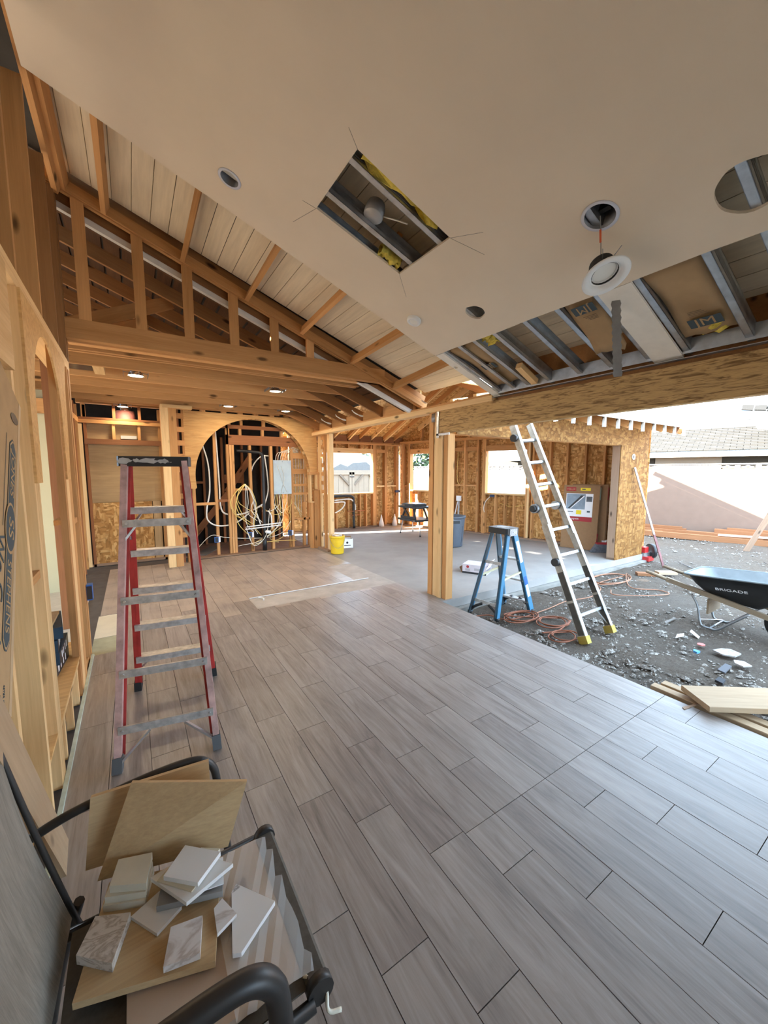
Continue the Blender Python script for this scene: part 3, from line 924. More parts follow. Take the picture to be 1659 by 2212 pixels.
# ---- addition: sheathed front wall with the wide opening
wf = root('wall_front', (6, 3.78, 0), kind='structure')
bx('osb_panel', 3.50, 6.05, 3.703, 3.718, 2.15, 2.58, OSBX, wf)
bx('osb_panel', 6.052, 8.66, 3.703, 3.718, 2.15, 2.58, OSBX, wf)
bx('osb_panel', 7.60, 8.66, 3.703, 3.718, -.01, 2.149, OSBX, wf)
bx('header', 3.50, 7.66, 3.72, 3.86, 2.15, 2.44, FIR, wf)
bx('stud', 7.60, 7.64, 3.72, 3.86, 0, 2.15, PT, wf)
bx('stud', 7.642, 7.68, 3.72, 3.86, 0, 2.15, PT, wf)
for x in (8.05, 8.45, 8.6): bx('stud', x, x + .04, 3.72, 3.86, 0, 2.44, FIR, wf)
bx('top_plate', 3.5, 8.66, 3.72, 3.86, 2.44, 2.575, FIR, wf)
bx('bottom_plate', 7.60, 8.66, 3.72, 3.86, -.004, .036, PT, wf)
m = MB(); m.lathe([(.035, 0), (.055, 0), (.055, .012), (.04, .012), (.035, -.03)], M=MX((8.06, 3.703, 1.95), (1, 0, 0), (0, 0, 1), (0, -1, 0)), n=20)
m.build('vent_collar', WHITE, wf)
m = MB(); m.lathe([(0.001, .004), (.034, .004)], M=MX((8.06, 3.7035, 1.95), (1, 0, 0), (0, 0, 1), (0, -1, 0)), n=16); m.build('vent_screen', BLACK, wf)

# ---- addition roof
ra = root('roof_addition', (6, 6.9, 3.2), kind='structure')
for k in range(14):
    x = 3.62 + k * .405
    ye = 10.02
    xm = 8.66 - .262 * (ye - 3.86) + .1
    y_end = min(ye, 3.86 + (8.70 - x) / .262) if x > 7.1 else ye
    if y_end > RIDGE_Y + .3:
        board('rafter', (x, RIDGE_Y, zroof(RIDGE_Y) + .07), (x, y_end + (.0 if y_end < 10 else .1), zroof(y_end) + .07), .04, .14, FIR if k % 3 else FIRL, ra)
    if x > 4.6:
        board('rafter', (x, RIDGE_Y, zroof(RIDGE_Y) + .07), (x, 3.24, zroof(3.24) + .07), .04, .14, FIR, ra)
    if k % 3 == 1 and x < 7: board('rafter', (x + .045, RIDGE_Y, zroof(RIDGE_Y) + .07), (x + .045, 10.1, zroof(10.1) + .07), .04, .14, FIRL, ra)
board('ridge_board', (3.45, RIDGE_Y, zroof(RIDGE_Y) + .09), (8.08, RIDGE_Y, zroof(RIDGE_Y) + .06), .04, .16, FIR, ra)
for k in range(9):
    x = 3.62 + k * .405
    bx('blocking', x + .02, x + .385, 10.03, 10.07, 2.53, 2.70, REDW, ra)
for k in range(10):
    x = 4.835 + k * .405
    bx('blocking', x + .022, x + .383, 3.42, 3.46, zroof(3.45) + .0, zroof(3.45) + .15, REDW, ra)
for k in range(11):
    x = 4.835 + k * .405
    bx('rafter_tail', x - .02, x + .02, 3.20, 3.24, zroof(3.22) - .02, zroof(3.22) + .15, WPAINT, ra)
board('barge_rafter', (8.70, 3.24, zroof(3.24) + .07), (8.10, RIDGE_Y, zroof(RIDGE_Y) + .07), .04, .15, REDW, ra)
board('barge_rafter', (8.10, RIDGE_Y, zroof(RIDGE_Y) + .07), (7.32, 10.4, zroof(10.4) + .07), .04, .15, REDW, ra)
def rp(name, x0, x1, y0, y1, mat=OSB):
    m = MB()
    q = [(x0, y0), (x1, y0), (x1, y1), (x0, y1)]
    m.add([(x, y, zroof(y) + .142) for x, y in q] + [(x, y, zroof(y) + .16) for x, y in q],
          [(0, 3, 2, 1), (4, 5, 6, 7), (0, 1, 5, 4), (1, 2, 6, 5), (2, 3, 7, 6), (3, 0, 4, 7)])
    m.build(name, mat, ra)
def rq(q, mat=OSB):
    m = MB()
    m.add([(x, y, zroof(y) + .142) for x, y in q] + [(x, y, zroof(y) + .16) for x, y in q],
          [(0, 3, 2, 1), (4, 5, 6, 7), (0, 1, 5, 4), (1, 2, 6, 5), (2, 3, 7, 6), (3, 0, 4, 7)])
    m.build('roof_panel', mat, ra)
rp('roof_panel', 3.42, 3.70, RIDGE_Y, 10.4); rp('roof_panel', 3.70, 4.35, 7.62, 10.4); rp('roof_panel', 3.70, 4.35, RIDGE_Y, 7.08)
rp('roof_panel', 4.35, 5.85, RIDGE_Y, 10.4); rp('roof_panel', 5.85, 7.2, RIDGE_Y, 10.4); rq([(7.2, RIDGE_Y), (8.12, RIDGE_Y), (7.34, 10.4), (7.2, 10.4)])
rp('roof_panel', 4.62, 6.6, 3.17, RIDGE_Y, WPAINT); rq([(6.6, 3.17), (8.74, 3.17), (8.12, RIDGE_Y), (6.6, RIDGE_Y)], WPAINT); rp('roof_panel', 3.46, 4.62, 4.35, RIDGE_Y)
m = MB()
_g = [(4.40, 2.535), (9.98, 2.535), (9.98, zroof(9.98) + .14), (RIDGE_Y, zroof(RIDGE_Y) + .14), (4.40, zroof(4.40) + .14)]
m.prism(_g, MX((3.455, 0, 0), (0, 1, 0), (0, 0, 1), (1, 0, 0)), .014); m.build('sun_block_gable', OSB, ra)  # gable closing added to stop stray sun entering the addition
for y in (3.35, 3.75):
    board('valley_block', (3.44, y, 2.52), (3.9, y + .2, 2.62), .04, .12, FIRL, ra)


# ================================================================ THINGS
V = Vector

# ---- red stepladder
lad = root('stepladder', (.16, 2.92, 0), 'tall worn red stepladder with grey steps and paint-spattered black top', 'ladder')
NLf, NRf, FLf, FRf = V((-.158, 2.504, 0)), V((.348, 2.41, 0)), V((-.045, 3.44, 0)), V((.484, 3.362, 0))
cap = V((.14, 2.94, 1.74)); u_ = V((.983, -.183, 0)); v_ = V((.13, .99, 0))
tops = {}
def rail(f, s, vv, mat, mat2, wv):
    top = cap + u_ * s * .165 + v_ * vv
    d = (top - f).normalized()
    a = f + d * .07
    o = board('rail', a, top, .034, wv, mat, lad, up=v_)
    b0 = a + u_ * s * -.021 ; b1 = top + u_ * s * -.021
    board('flange', b0 + v_ * .5 * wv * (1 if vv < 0 else -1), b1 + v_ * .5 * wv * (1 if vv < 0 else -1), .02, .006, mat2, o, up=v_)
    # rubber boot
    m = MB(); M, L = frame(f + d * .002, f + d * .085, v_)
    m.box(-L/2, L/2, -.024, .024, -wv/2 - .008, wv/2 + .008); m.build('boot', RUBBER if vv > 0 else plain('grey_boot', (.09, .095, .10), .6), lad, M)
    return f, top
rails = {}
for k, f, s, vv, wv in (('NL', NLf, -1, -.06, .058), ('NR', NRf, 1, -.06, .058), ('FL', FLf, -1, .06, .075), ('FR', FRf, 1, .06, .075)):
    rails[k] = rail(f, s, vv, REDW_ if vv < 0 else REDF, REDF, wv)
def on(k, z):
    f, t = rails[k]; return f + (t - f) * (z / 1.74)
for z in (.225, .52, .92, 1.365):
    p0, p1 = on('NL', z), on('NR', z)
    o = board('back_brace', p0 - v_ * .03, p1 - v_ * .03, .012, .045, ALUD, lad)
    for p in (p0, p1):
        c = p + (p1 - p0 if p is p0 else p0 - p1).normalized() * .02 - v_ * .037
        m = MB().cyl(c, c - v_ * .007, .007, n=8); m.build('rivet', ALU, o)
for i, z in enumerate((.29, .56, .85, 1.13, 1.43)):
    p0, p1 = on('FL', z), on('FR', z)
    o = board('step', p0 - v_ * .02, p1 - v_ * .02, .085, .022, ALUD, lad)
    board('step_lip', p0 - v_ * .062 - V((0, 0, .012)), p1 - v_ * .062 - V((0, 0, .012)), .006, .04, ALUD, o)
for s, k, z0, z1, fr in ((-1, 'NL', .04, .20, .32), (1, 'NR', .06, .20, .32)):
    a = on(k, z0) - v_ * .02
    e0, e1 = on('NL', z1), on('NR', z1)
    b = e0 + (e1 - e0) * (fr if s < 0 else 1 - fr) - v_ * .02
    board('diagonal_brace', a, b, .018, .012, ALU, lad)
for s, k in ((-1, 'FL'), (1, 'FR')):
    for z0, z1 in ((.16, .28), (1.30, 1.42)):
        e0, e1 = on('FL', z1), on('FR', z1)
        board('diagonal_brace', on(k, z0), e0 + (e1 - e0) * (.22 if s < 0 else .78), .016, .012, ALUD, lad)
    board('spreader', on('N' + k[1], 1.30), on(k, 1.22), .012, .022, STEELD, lad)
for k in ('NL', 'NR'):
    e0, e1 = on('NL', 1.36), on('NR', 1.36)
    board('diagonal_brace', on(k, 1.25) - v_ * .02, e0 + (e1 - e0) * (.2 if k == 'NL' else .8) - v_ * .02, .014, .012, ALUD, lad)
Mc = MX(cap + V((0, 0, -.03)), u_, v_, (0, 0, 1))
m = MB()
prof = [(-.19, -.09), (.19, -.09), (.2, -.08), (.2, .08), (.19, .09), (-.19, .09), (-.2, .08), (-.2, -.08)]
m.prism(prof, Matrix.Identity(4), .062)
capo = m.build('top_cap', BLACK, lad, Mc)
SPL = plain('dried_joint_compound', (.42, .40, .37), .9, var=.2, scale=20)
def splat(cx, cz, rx, rz, n, seed, on_cap=True):
    r = random.Random(seed)
    return [(cx + rx * (1 + .35 * r.uniform(-1, 1)) * math.cos(2 * math.pi * i / n), cz + rz * (1 + .35 * r.uniform(-1, 1)) * math.sin(2 * math.pi * i / n)) for i in range(n)]
for i, (cx, cz, rx, rz) in enumerate(((-.155, .034, .034, .018), (-.095, .036, .016, .012), (-.03, .034, .05, .017), (.055, .032, .03, .014), (.135, .033, .042, .017))):
    m = MB(); m.prism(splat(cx, cz, rx, rz, 14, i), MX((0, -.0905, 0), (1, 0, 0), (0, 0, 1), (0, -1, 0)), .002); m.build('paint_spatter', SPL, capo, Mc)

# ---- blue stepladder
bl = root('stepladder', (3.97, 3.31, G), 'short blue stepladder with black top standing on the dirt', 'ladder')
bf = {'a': V((3.612, 3.518, G)), 'b': V((3.675, 3.119, G)), 'c': V((4.316, 3.102, G)), 'd': V((4.255, 3.507, G))}
bt = {'a': V((3.90, 3.43, .90)), 'b': V((3.915, 3.19, .90)), 'c': V((4.02, 3.18, .90)), 'd': V((4.005, 3.43, .90))}
def bo(k, z): return bf[k] + (bt[k] - bf[k]) * ((z - G) / (.90 - G))
for k in 'abcd':
    wv = .05 if k in 'ab' else .075
    o = board('rail', bf[k], bt[k], .028, wv, BLUEF, bl, up=(1, 0, 0))
    inn = V((0, 1, 0)) * (.014 if k in 'bc' else -.014)
    board('flange', bf[k] + inn + V((-.02, 0, 0)), bt[k] + inn + V((-.02, 0, 0)), .012, wv * .9, plain('dark_slate_rail', (.03, .05, .065), .5), o, up=(1, 0, 0))
    m = MB(); m.cyl(bf[k] - V((0, 0, .005)), bf[k] + V((0, 0, .03)), .028, n=8); m.build('foot', BLACK, bl)
for z in (.55, .27, -.02):
    b_ = board('step', bo('d', z), bo('c', z), .085, .022, ALUD, bl, up=(0, 0, 1))
for z in (.52, .02):
    board('back_brace', bo('a', z), bo('b', z), .012, .04, ALUD, bl)
for k in 'ab':
    board('spreader', bo(k, .33), bo({'a': 'd', 'b': 'c'}[k], .40), .016, .022, plain('pale_yellow_spreader', (.70, .64, .40), .6), bl)
for k, q in (('a', 'b'), ('b', 'a'), ('c', 'd'), ('d', 'c')):
    e = bo(k, .0) + (bo(q, .0) - bo(k, .0)) * .38
    m = MB(); m.tube(spline([bo(k, -.12), bo(k, -.06) + (bo(q, 0) - bo(k, 0)) * .12, e + V((0, 0, .0))], 5), .018, 6); m.build('knee_brace', BLACK, bl)
m = MB(); m.prism([(-.10, -.155), (.10, -.155), (.12, -.135), (.12, .135), (.10, .155), (-.10, .155), (-.12, .135), (-.12, -.135)], MX((3.96, 3.307, .895), (1, 0, 0), (0, 1, 0), (0, 0, 1)), .075)
co = m.build('top_cap', BLACK, bl)
m = MB(); m.box(3.89, 4.03, 3.146, 3.152, .875, .965); p = m.build('side_plate', STEELD, co)
for px, pz in ((3.91, .95), (4.01, .95), (3.91, .89), (4.01, .89), (3.96, .92)):
    m = MB().cyl((px, 3.146, pz), (px, 3.140, pz), .006, n=8); m.build('rivet', ALU, p)
m = MB(); m.prism(splat(3.95, 3.31, .07, .09, 16, 5), Matrix.Translation((0, 0, .970)), .002); m.build('paint_spatter', SPL, co)
for z0, z1, mt in ((.52, .80, INKW), (.06, .22, INKW), (.22, .33, BLUEB)):
    a, b = bo('c', z0), bo('c', z1)
    board('rail_label', a + V((0, -.0155, 0)), b + V((0, -.0155, 0)), .002, .05, mt, bl, up=(1, 0, 0))

# ---- jointed aluminium ladder
al = root('jointed_ladder', (4.25, 2.19, G), 'long jointed aluminium ladder leaning up towards the eave', 'ladder')
aL, aR = V((3.985, 2.185, G)), V((4.505, 2.187, G))
tL, tR = V((4.07, 3.315, 2.255)), V((4.44, 3.335, 2.29))
def a_on(k, t): return (aL + (tL - aL) * t) if k == 'L' else (aR + (tR - aR) * t)
ud = (tL - aL).normalized(); nrm = V((0, -ud.z, ud.y))
DIRTYA = plain('scuffed_aluminium', (.46, .42, .35), .6, .25, var=.3, scale=16)
DARKR = plain('grey_rail_decal', (.085, .078, .066), .8, var=.3, scale=12)
for k, s in (('L', -1), ('R', 1)):
    for t0, t1, off, w in ((.02, .50, .012, .030), (.44, 1.0, -.004, .026)):
        o = board('rail', a_on(k, t0) + V((s * off, 0, 0)), a_on(k, t1) + V((s * off, 0, 0)), w, .082, DIRTYA, al, up=nrm)
        board('rail_lip', a_on(k, t0) + V((s * (off - .012), 0, 0)) + nrm * .041, a_on(k, t1) + V((s * (off - .012), 0, 0)) + nrm * .041, .045, .006, ALU, o, up=nrm)
    for t0, t1 in ((.03, .16), (.17, .29)):
        board('decal', a_on(k, t0) + V((-.0045 if k == 'L' else -.006, 0, 0)) + V((s * .012 - .011, 0, 0)), a_on(k, t1) + V((s * .012 - .0155, 0, 0)), .003, .07, DARKR, al, up=nrm)
    a0 = a_on(k, 0); m = MB(); M, L = frame(a0 - ud * .01, a0 + ud * .07, nrm); m.box(-L/2, L/2, -.036, .036, -.05, .05); m.build('foot', YFOOT, al, M)
    h = a_on(k, .585) - nrm * .05
    m = MB().cyl(h - V((.05, 0, 0)), h + V((.05, 0, 0)), .055, n=20); hg = m.build('hinge', STEELD, al)
    hs = h + V((s * .052, 0, 0)); m = MB().cyl(hs, hs + V((s * .03, 0, 0)), .042, .036, n=20); m.build('hinge_knob', BLACK, hg)
for k, t in (('L', .335), ('L', .93)):
    h = a_on(k, t) - V((.03, 0, 0)); m = MB().cyl(h, h - V((.04, 0, 0)), .045, n=18); m.build('lock_knob', BLACK, al)
for t in (.105, .235, .36, .475, .585, .69, .80, .915):
    p0, p1 = a_on('L', t), a_on('R', t)
    m = MB(); M, L = frame(p0, p1, nrm)
    wide = .5 if t < .3 else 1.0
    for q in (-.014, 0, .014): m.box(-L/2, L/2, -.012, .012, q - .006, q + .006)
    m.box(-L/2, L/2, -.018, -.010, -.02, .02)
    m.build('rung', ALU, al, M)
for k, s in (('L', 1), ('R', -1)):
    e0, e1 = a_on('L', .105), a_on('R', .105)
    board('foot_brace', a_on(k, .035), e0 + (e1 - e0) * (.12 if s > 0 else .78), .016, .012, ALU, al)

# ---- wheelbarrow
wbw = root('wheelbarrow', (5.75, 1.45, G), 'black wheelbarrow with wooden handles and dusty grey tray', 'wheelbarrow')
def ringpts(y0, y1, xh0, xh1, z0, z1, cx=5.745, n=7, r=.11):
    """rounded rectangle loop, narrower at the front"""
    pts = []
    for (sx, sy, a0) in ((1, 1, 0), (-1, 1, 90), (-1, -1, 180), (1, -1, 270)):
        yc = (y1 - r) if sy > 0 else (y0 + r)
        xh = xh1 if sy > 0 else xh0
        xc = cx + sx * (xh - r)
        for i in range(n):
            a = math.radians(a0 + 90 * i / (n - 1))
            x = xc + r * math.cos(a); y = yc + r * math.sin(a)
            t = (y - y0) / (y1 - y0)
            pts.append(V((x, y, z0 + (z1 - z0) * t)))
    return pts
rim = ringpts(.72, 1.86, .31, .29, .56, .47)
rim2 = ringpts(.70, 1.88, .33, .31, .555, .465)
low = ringpts(1.20, 1.66, .16, .18, .19, .245, r=.07)
mid = ringpts(.92, 1.78, .265, .262, .41, .36)
n = len(rim)
m = MB(); fs = []
for a in range(3):
    for i in range(n): fs.append((a * n + i, a * n + (i + 1) % n, (a + 1) * n + (i + 1) % n, (a + 1) * n + i))
fs.append(tuple(3 * n + i for i in range(n)))
m.add(rim2 + rim + mid + low, fs[:], True)
tray = m.build('tray', TUBD, wbw)
ins = [[p + V((5.745 - p.x, 1.4 - p.y, 0)).normalized() * .008 + V((0, 0, .004)) for p in L_] for L_ in (rim, mid, low)]
m = MB(); fs = []
for a in range(2):
    for i in range(n): fs.append((a * n + i, a * n + (i + 1) % n, (a + 1) * n + (i + 1) % n, (a + 1) * n + i))
fs.append(tuple(2 * n + i for i in range(n)))
m.add(ins[0] + ins[1] + ins[2], fs, True); m.build('tray_lining', TUBI, tray)
m = MB(); m.tube([p + V((0, 0, .003)) for p in rim2] + [rim2[0] + V((0, 0, .003))], .011, 7, False); m.build('tray_rim', plain('dusty_rim', (.16, .18, .19), .8, var=.3), tray)
# lettering on the near side, lying on the sloping wall of the tray
pA = V((5.485, 1.58, .395)); sl = (V((5.60, 1.45, .24)) - V((5.478, 1.45, .40))).normalized()
upv = -sl; rdir = V((0, -1, .10)).normalized(); out = rdir.cross(upv).normalized()
Mt = MX(V((5.482, 1.425, .375)) + out * .012, rdir, upv, out)
text('lettering', 'BRIGADE', .055, Mt, INKW, tray, xs=1.25)
for s in (-1, 1):
    p0 = V((5.745 + s * .245, 2.28, .40)); pm = V((5.745 + s * .25, 2.02, .345)); p1 = V((5.745 + s * .16, .82, .065))
    m = MB().cyl(p0, pm, .019, .021, n=10); m.build('handle_grip', GREYWOOD, wbw)
    board('handle', pm + (p0 - pm) * .1, p1, .04, .052, GREYWOOD, wbw)
    x = 5.745 + s * .20
    m = MB(); m.tube(spline([(x, 1.80, .22), (x, 1.735, .10), (x, 1.70, -.08), (x, 1.67, G + .018), (x, 1.60, G + .012), (x, 1.53, G + .02), (x, 1.42, -.02), (x, 1.27, .13)], 5), .0125, 8)
    m.build('leg', STEELD, wbw)
bx('wedge_board', 5.56, 5.93, 1.63, 1.65, .02, .20, GREYWOOD, wbw)
m = MB(); m.tube([(5.545, 1.60, G + .016), (5.945, 1.60, G + .016)], .010, 7); m.build('leg_brace', STEELD, wbw)
board('leg_brace', (5.545, 1.70, -.06), (5.945, 1.60, G + .03), .02, .005, STEELD, wbw)
wc = V((5.745, 1.0, G + .195))
m = MB(); prof = []
for i in range(13):
    a = 2 * math.pi * i / 12; prof.append((.148 + .047 * math.cos(a), .045 * math.sin(a)))
m.lathe(prof, M=MX(wc, (0, 1, 0), (0, 0, 1), (1, 0, 0)), n=28); ty = m.build('wheel', RUBBER, wbw)
m = MB(); m.lathe([(.001, .02), (.05, .02), (.06, .035), (.105, .03), (.105, -.03), (.06, -.035), (.05, -.02), (.001, -.02)], M=MX(wc, (0, 1, 0), (0, 0, 1), (1, 0, 0)), n=20); m.build('hub', plain('grey_hub', (.22, .23, .24), .5, .4), ty)
m = MB().cyl(wc - V((.17, 0, 0)), wc + V((.17, 0, 0)), .012, n=8); m.build('axle', STEELD, wbw)

# ---- yellow bucket
bk = root('bucket', (3.52, 7.12, 0), 'yellow plastic bucket standing at the end of the arch wall', 'bucket')
bc = (3.47, 7.13, .0)
m = MB(); m.lathe([(.001, .003), (.128, .003), (.133, .02), (.148, .30), (.150, .33), (.158, .335), (.158, .365), (.152, .372), (.143, .372), (.14, .34), (.125, .03)], c=bc, n=30); bb = m.build('pail', YELL, bk)
m = MB(); m.lathe([(.149, .30), (.156, .302), (.157, .312), (.15, .314)], c=bc, n=30); m.build('rim_band', YELL, bb)
m = MB(); m.tube([(bc[0] + .158 * math.cos(a), bc[1] + .158 * math.sin(a) , .325 - .19 * math.sin((a - math.radians(170)) / math.radians(160) * math.pi)) for a in [math.radians(170 + 160 * i / 20) for i in range(21)]], .003, 6); m.build('bail_handle', STEELD, bk)
r5 = random.Random(5)
for i in range(3):
    m = MB(); a = i * 2.1
    m.lathe([(.001, .42 - .02 * i), (.04, .41), (.06, .385), (.05, .35)], c=(bc[0] + .05 * math.cos(a), bc[1] + .05 * math.sin(a), -.01), n=10)
    m.build('crumpled_paper', plain('dusty_paper', (.62, .55, .45), .9, var=.2), bk)
# pale mark printed on the pail side
for k in range(3):
    a = math.radians(-52 + 0 * k); 
    pts = []
    for z, da in ((.10 + .045 * k, 0), (.145 + .045 * k, 9), (.175 + .045 * k, 9), (.13 + .045 * k, 0)):
        rr = .1365 + .15 * .1 * z / .3 + .0016 + .045 * (z - .02) / 1.0 * 0
        rr = .133 + (.148 - .133) * (z - .02) / .28 + .0012
        aa = math.radians(-48 + da)
        pts.append(V((bc[0] + rr * math.cos(aa), bc[1] + rr * math.sin(aa), z)))
    m = MB().add(pts, [(0, 1, 2, 3)]); m.build('printed_mark', INKW, bb)

# ---- small cartons on the slab
def carton(name, c, ax, sx, sy, sz, mat, label, flaps=True, inner=CARDB):
    """open-topped carton, walls with thickness; ax = angle"""
    r_ = root(name, (c[0], c[1], c[2]), label, 'box')
    M = Matrix.Translation(c) @ Matrix.Rotation(ax, 4, 'Z')
    t = .004
    m = MB(); m.box(-sx/2, sx/2, -sy/2, sy/2, 0, t).box(-sx/2, sx/2, -sy/2, -sy/2 + t, t, sz).box(-sx/2, sx/2, sy/2 - t, sy/2, t, sz).box(-sx/2, -sx/2 + t, -sy/2 + t, sy/2 - t, t, sz).box(sx/2 - t, sx/2, -sy/2 + t, sy/2 - t, t, sz)
    b_ = m.build('carton_body', mat, r_, M)
    return r_, M, b_
r_, M, b_ = carton('carton', (3.93, 7.62, -.005), math.radians(-15), .26, .2, .20, WHITE, 'small white carton with a dark open top behind the bucket')
m = MB(); m.box(-.125, .125, -.095, .095, .14, .15); m.build('dark_contents', BLACK, r_, M)
board('flap', M @ V((-.13, .1, .2)), M @ V((.13, .1, .2)), .002, .07, CARDB, r_)
m = MB().cyl(M @ V((.0, -.101, .12)), M @ V((.0, -.1025, .12)), .025, n=14); m.build('printed_mark', BLACK, b_)
m = MB(); m.box(-.08, .08, -.1022, -.1005, .05, .065); m.build('printed_mark', BLACK, b_, M)
# toppled carton by the blue ladder
tc = root('toppled_carton', (4.62, 4.55, 0), 'pale printed carton lying open on the slab beside the blue ladder', 'box')
Mx = MX((4.545, 4.62, -.005), V((.20, -.40, 0)).normalized(), V((.40, .20, 0)).normalized(), (0, 0, 1))
LAV = plain('pale_lilac_carton', (.60, .55, .58), .8, var=.05)
m = MB(); m.box(0, .40, 0, .30, 0, .004).box(0, .40, 0, .004, .004, .15).box(0, .40, .296, .30, .004, .15).box(0, .40, 0, .30, .15, .154)
cb = m.build('carton_body', LAV, tc, Mx)
m = MB(); m.box(.0, .40, -.0012, 0, .0, .032); m.build('printed_band', BLACK, cb, Mx)
m = MB().cyl(Mx @ V((.09, -.0, .115)), Mx @ V((.09, -.0015, .115)), .024, n=16); m.build('printed_roundel', INKR, cb)
for x0, x1, z0, z1 in ((.05, .13, .045, .085), (.20, .34, .06, .10), (.30, .37, .045, .055)):
    m = MB(); m.box(x0, x1, -.0012, 0, z0, z1); m.build('printed_block', plain('grey_print', (.42, .39, .40), .8), cb, Mx)
board('flap', Mx @ V((-.03, .02, .03)), Mx @ V((-.03, .29, .03)), .003, .13, CARDB, tc, up=(-.3, .3, .8))
board('flap', Mx @ V((.42, .02, .155)), Mx @ V((.42, .29, .155)), .003, .16, INKW, tc, up=(.35, -.3, .9))

# ---- grey bin
bn = root('trash_bin', (6.0, 6.45, 0), 'round grey plastic trash bin standing behind the post', 'bin')
c = (6.02, 6.46, 0)
m = MB(); m.lathe([(.001, .0), (.215, .0), (.225, .02), (.272, .62), (.275, .64), (.292, .645), (.292, .685), (.285, .69), (.272, .69), (.262, .66), (.21, .03), (.001, .03)], c=c, n=36); bd = m.build('bin_body', GREYP, bn)
for a in (-20, -75, -125):
    aa = math.radians(a); d = V((math.cos(aa), math.sin(aa), 0))
    p0 = V(c) + d * .228 + V((0, 0, .05)); p1 = V(c) + d * .262 + V((0, 0, .47))
    board('rib', p0, p1, .012, .012, GREYP, bd, up=d)
d = V((math.cos(math.radians(-118)), math.sin(math.radians(-118)), 0))
pc = V(c) + d * .268
board('handle_recess', pc + V((d.y * .09, -d.x * .09, .575)), pc + V((-d.y * .09, d.x * .09, .575)), .02, .075, BLACK, bn)
board('handle', pc + d * .015 + V((d.y * .10, -d.x * .10, .615)), pc + d * .015 + V((-d.y * .10, d.x * .10, .615)), .03, .03, GREYP, bn)

# ---- folding work table and the case on it
wt = root('work_table', (6.25, 8.2, 0), 'black folding work table with splayed silver legs in the addition', 'table')
tcen = V((6.27, 8.2, 0))
for dx, dy in ((-.17, .40), (-.13, -.42), (.30, .46), (.33, -.38)):
    m = MB().tube([tcen + V((dx, dy, .005)), tcen + V((dx * .75, dy * .82, .40))], .014, 8); lg = m.build('leg', ALU, wt)
    m = MB().cyl(tcen + V((dx, dy, 0)), tcen + V((dx * .98, dy * .98, .03)), .02, n=8); m.build('foot', BLACK, lg)
def rr(x0, x1, y0, y1, r=.04):
    return [(x1 - r, y0), (x1, y0 + r), (x1, y1 - r), (x1 - r, y1), (x0 + r, y1), (x0, y1 - r), (x0, y0 + r), (x0 + r, y0)]
m = MB(); m.prism(rr(5.99, 6.58, 7.78, 8.62), Matrix.Translation((0, 0, .385)), .05); m.build('shelf', BLACK, wt)
m = MB(); m.prism(rr(6.0, 6.57, 7.80, 8.60), Matrix.Translation((0, 0, .72)), .045); tp = m.build('table_top', BLACK, wt)
for dy in (-.3, .28):
    for dx in (-.2, .2):
        board('folded_strut', tcen + V((dx, dy, .43)), tcen + V((dx * .8, dy + (.12 if dy < 0 else -.12), .72)), .05, .03, BLACK, wt)
board('folded_strut', tcen + V((-.22, -.32, .47)), tcen + V((-.22, .3, .47)), .03, .06, BLACK, wt)
board('folded_strut', tcen + V((-.2, -.1, .43)), tcen + V((-.2, .22, .72)), .02, .05, BLACK, wt)
cs = root('tool_case', (6.25, 8.2, .765), 'flat black tool case lying on the folding work table', 'case')
m = MB(); m.prism(rr(6.03, 6.5, 7.92, 8.50, .06), Matrix.Translation((0, 0, .766)), .055); cbx = m.build('case_shell', BLACK, cs)
m = MB(); m.prism(rr(6.06, 6.48, 7.95, 8.47, .06), Matrix.Translation((0, 0, .8215)), .014); m.build('case_lid', plain('grey_sheen_plastic', (.15, .15, .15), .25), cs)
m = MB(); m.tube([(6.03, 8.30, .79), (5.99, 8.31, .79), (5.99, 8.44, .79), (6.03, 8.45, .79)], .012, 7); m.build('case_handle', PINE, cs)

# ---- tall skylight cartons leaning on the right wall
def lean(name, s0, s1, foot, h, t, gap, label):
    r_ = root(name, tuple(A_ + D_ * ((s0 + s1) / 2) - N_ * foot), label, 'box')
    topin = gap
    dz = math.sqrt(h * h - (foot - topin) ** 2)
    upv = ((N_ * (foot - topin)) + V((0, 0, dz))).normalized()
    xd = -D_
    zd_ = xd.cross(upv).normalized()
    if zd_.dot(N_) > 0: zd_ = -zd_; 
    o = A_ + D_ * s1 - N_ * foot
    M = MX(o, xd, upv, zd_)
    return r_, M, s1 - s0
r_, M, w_ = lean('skylight_carton', .62, 1.34, .36, 1.38, .1, .255, 'brown skylight carton with a white picture label leaning on framing')
m = MB(); m.box(0, w_, 0, 1.38, -.115, 0); bdy = m.build('carton_body', CARDB, r_, M)
def prt(x0, x1, y0, y1, mt, z=.001, nm='printed_panel'):
    m = MB(); m.box(x0, x1, y0, y1, 0, z); return m.build(nm, mt, bdy, M)
prt(.05, .25, 1.25, 1.335, INKR); text('lettering', 'VELUX', .062, M @ Matrix.Translation((.15, 1.292, .0012)), CARD, bdy, xs=.95)
prt(.34, .54, 1.262, 1.325, INKY); prt(.37, .44, 1.285, 1.302, INK, .0015)
prt(.06, .60, .70, 1.20, INKW)
prt(.06, .60, .60, .698, INKR); text('lettering', 'upgrade', .05, M @ Matrix.Translation((.26, .652, .0012)), INKW, bdy)
prt(.07, .45, .86, 1.19, plain('photo_blue_grey', (.22, .28, .34), .6, var=.5, scale=4), .0013)
m = MB(); m.prism([(.10, .87), (.14, .87), (.42, 1.16), (.36, 1.16)], Matrix.Translation((0, 0, .0013)), .0006); m.build('printed_panel', BLACK, bdy, M)
m = MB(); m.prism([(.15, .87), (.165, .87), (.43, 1.14), (.42, 1.16)], Matrix.Translation((0, 0, .0013)), .0007); m.build('printed_panel', INKW, bdy, M)
